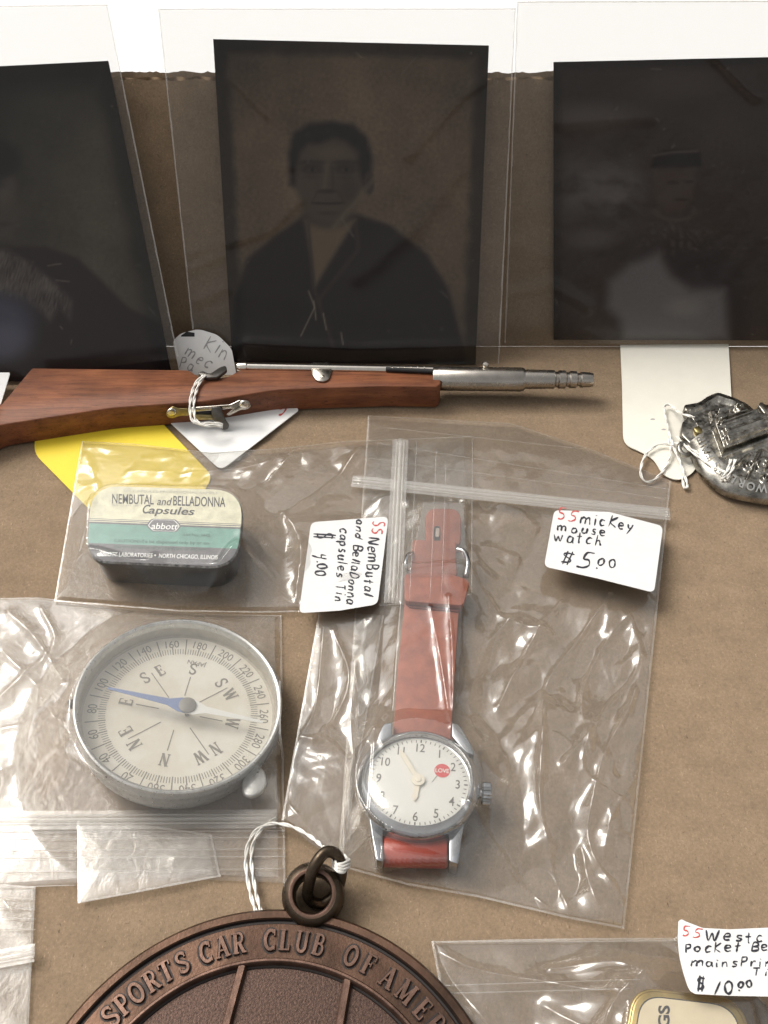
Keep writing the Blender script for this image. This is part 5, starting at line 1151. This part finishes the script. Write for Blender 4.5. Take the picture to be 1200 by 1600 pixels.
# ---- price stickers with pen writing (stuck on the bags)
pfA = plane_from(None, [(852, 887, .62), (1030, 926, .66), (868, 798, .44)])
stA = sticker(wb, [(866, 797), (952, 800), (1036, 822), (1022, 926), (935, 904), (850, 885)], lambda x, y, l: pfA.hit(x, y, l), 'white price sticker, three lines of pen and a price', [8, 0, 9, 9, 0, 9])
def on(fr): return lambda x, y, l: fr.hit(x, y, l + .034)
mb = MB(); hand_text(mb, 'SS', on(pfA), (872, 812), (900, 817), 15, 1.0, 2, keys=['Z5', 'Z5'], space=.2); mb.build('handwriting', M['red_ink'], stA)
mb = MB()
hand_text(mb, 'micKey', on(pfA), (907, 817), (990, 830), 15, 1.15, 3, space=.22); hand_text(mb, 'mouse', on(pfA), (871, 828), (947, 838), 13, 1.15, 4, space=.3); hand_text(mb, 'watch', on(pfA), (866, 844), (940, 853), 14, 1.1, 8, space=.25)
hand_text(mb, '$', on(pfA), (874, 880), (893, 883), 16, 1.2, 5); hand_text(mb, '5', on(pfA), (905, 887), (926, 890), 20, 1.2, 6); hand_text(mb, '.', on(pfA), (931, 889), (935, 890), 12, 1.4, 6); hand_text(mb, '00', on(pfA), (934, 882), (963, 887), 12, 1.15, 7, space=.35)
mb.build('handwriting', M['ink'], stA)
pfB = plane_from(None, [(467, 957, .42), (588, 948, .42), (487, 816, .42)])
stB = sticker(tbg, [(486, 816), (607, 807), (590, 944), (530, 954), (467, 958)], lambda x, y, l: pfB.hit(x, y, l), 'white price sticker written sideways', [9, 9, 9, 0, 9])
mb = MB(); hand_text(mb, 'SS', on(pfB), (581, 815), (580, 834), 15, 1.0, 2); mb.build('handwriting', M['red_ink'], stB)
mb = MB()
hand_text(mb, 'NemButal', on(pfB), (577, 840), (568, 930), 15, 1.1, 3, space=.18); hand_text(mb, 'and BellaDonna', on(pfB), (558, 812), (540, 944), 13, 1.0, 4, space=.12)
hand_text(mb, 'Capsules Tin', on(pfB), (531, 825), (523, 940), 13, 1.1, 5, space=.2, keys=list('capsules Tin')); hand_text(mb, '$', on(pfB), (490, 832), (490, 844), 25, 1.1, 6); hand_text(mb, '4.00', on(pfB), (494, 866), (494, 900), 17, 1.1, 7, space=.14)
mb.build('handwriting', M['ink'], stB)
pfC = plane_from(None, [(1072, 1552, 1.12), (1200, 1556, 1.12), (1060, 1437, .55)])
def wavy(x, y, l): return pfC.hit(x, y, l + .05 + .03 * math.sin((x - 1060) / 26.0))
tC = poly_interp([(1060, 1440), (1064, 1436), (1072, 1440), (1098, 1450), (1140, 1452), (1210, 1449), (1270, 1447)], np.linspace(0, 1, 60)); bC = poly_interp([(1074, 1540), (1078, 1548), (1086, 1553), (1140, 1556), (1200, 1557), (1270, 1560)], np.linspace(0, 1, 60))
VC = [wavy(*(tC[i] * (1 - k / 30) + bC[i] * k / 30 + np.array([-6 * math.sin(math.pi * k / 30) * (1 - i / 59) ** 4, 0])), .03) for k in range(31) for i in range(60)]
stC = obj('price_sticker', VC, grid_faces(60, 31)[:, ::-1], M['paper'], b4, True); stC['label'] = 'white price sticker with a ten dollar price, curling at its corner'
onC = lambda x, y, l: wavy(x, y, l + .034)
mb = MB(); hand_text(mb, 'SS', onC, (1067, 1463), (1094, 1467), 13, 1.0, 2, keys=['Z5', 'Z5'], space=.25); mb.build('handwriting', M['red_ink'], stC)
mb = MB()
hand_text(mb, 'Westclox', onC, (1103, 1469), (1243, 1474), 15, 1.2, 3, space=.26); hand_text(mb, 'PocKet Ben', onC, (1071, 1488), (1216, 1484), 13, 1.2, 4, space=.22); hand_text(mb, 'mainsPring', onC, (1080, 1510), (1222, 1510), 12, 1.15, 5, space=.2)
hand_text(mb, 'Tin', onC, (1177, 1525), (1216, 1525), 10, 1.2, 6, space=.3); hand_text(mb, '$', onC, (1088, 1549), (1104, 1549), 18, 1.5, 6); hand_text(mb, '10', onC, (1117, 1553), (1148, 1554), 20, 1.7, 7, space=.3); hand_text(mb, '.', onC, (1154, 1549), (1158, 1549), 12, 1.6, 6); hand_text(mb, '00', onC, (1154, 1543), (1177, 1541), 10, 1.5, 7, space=.25)
mb.build('handwriting', M['ink'], stC)
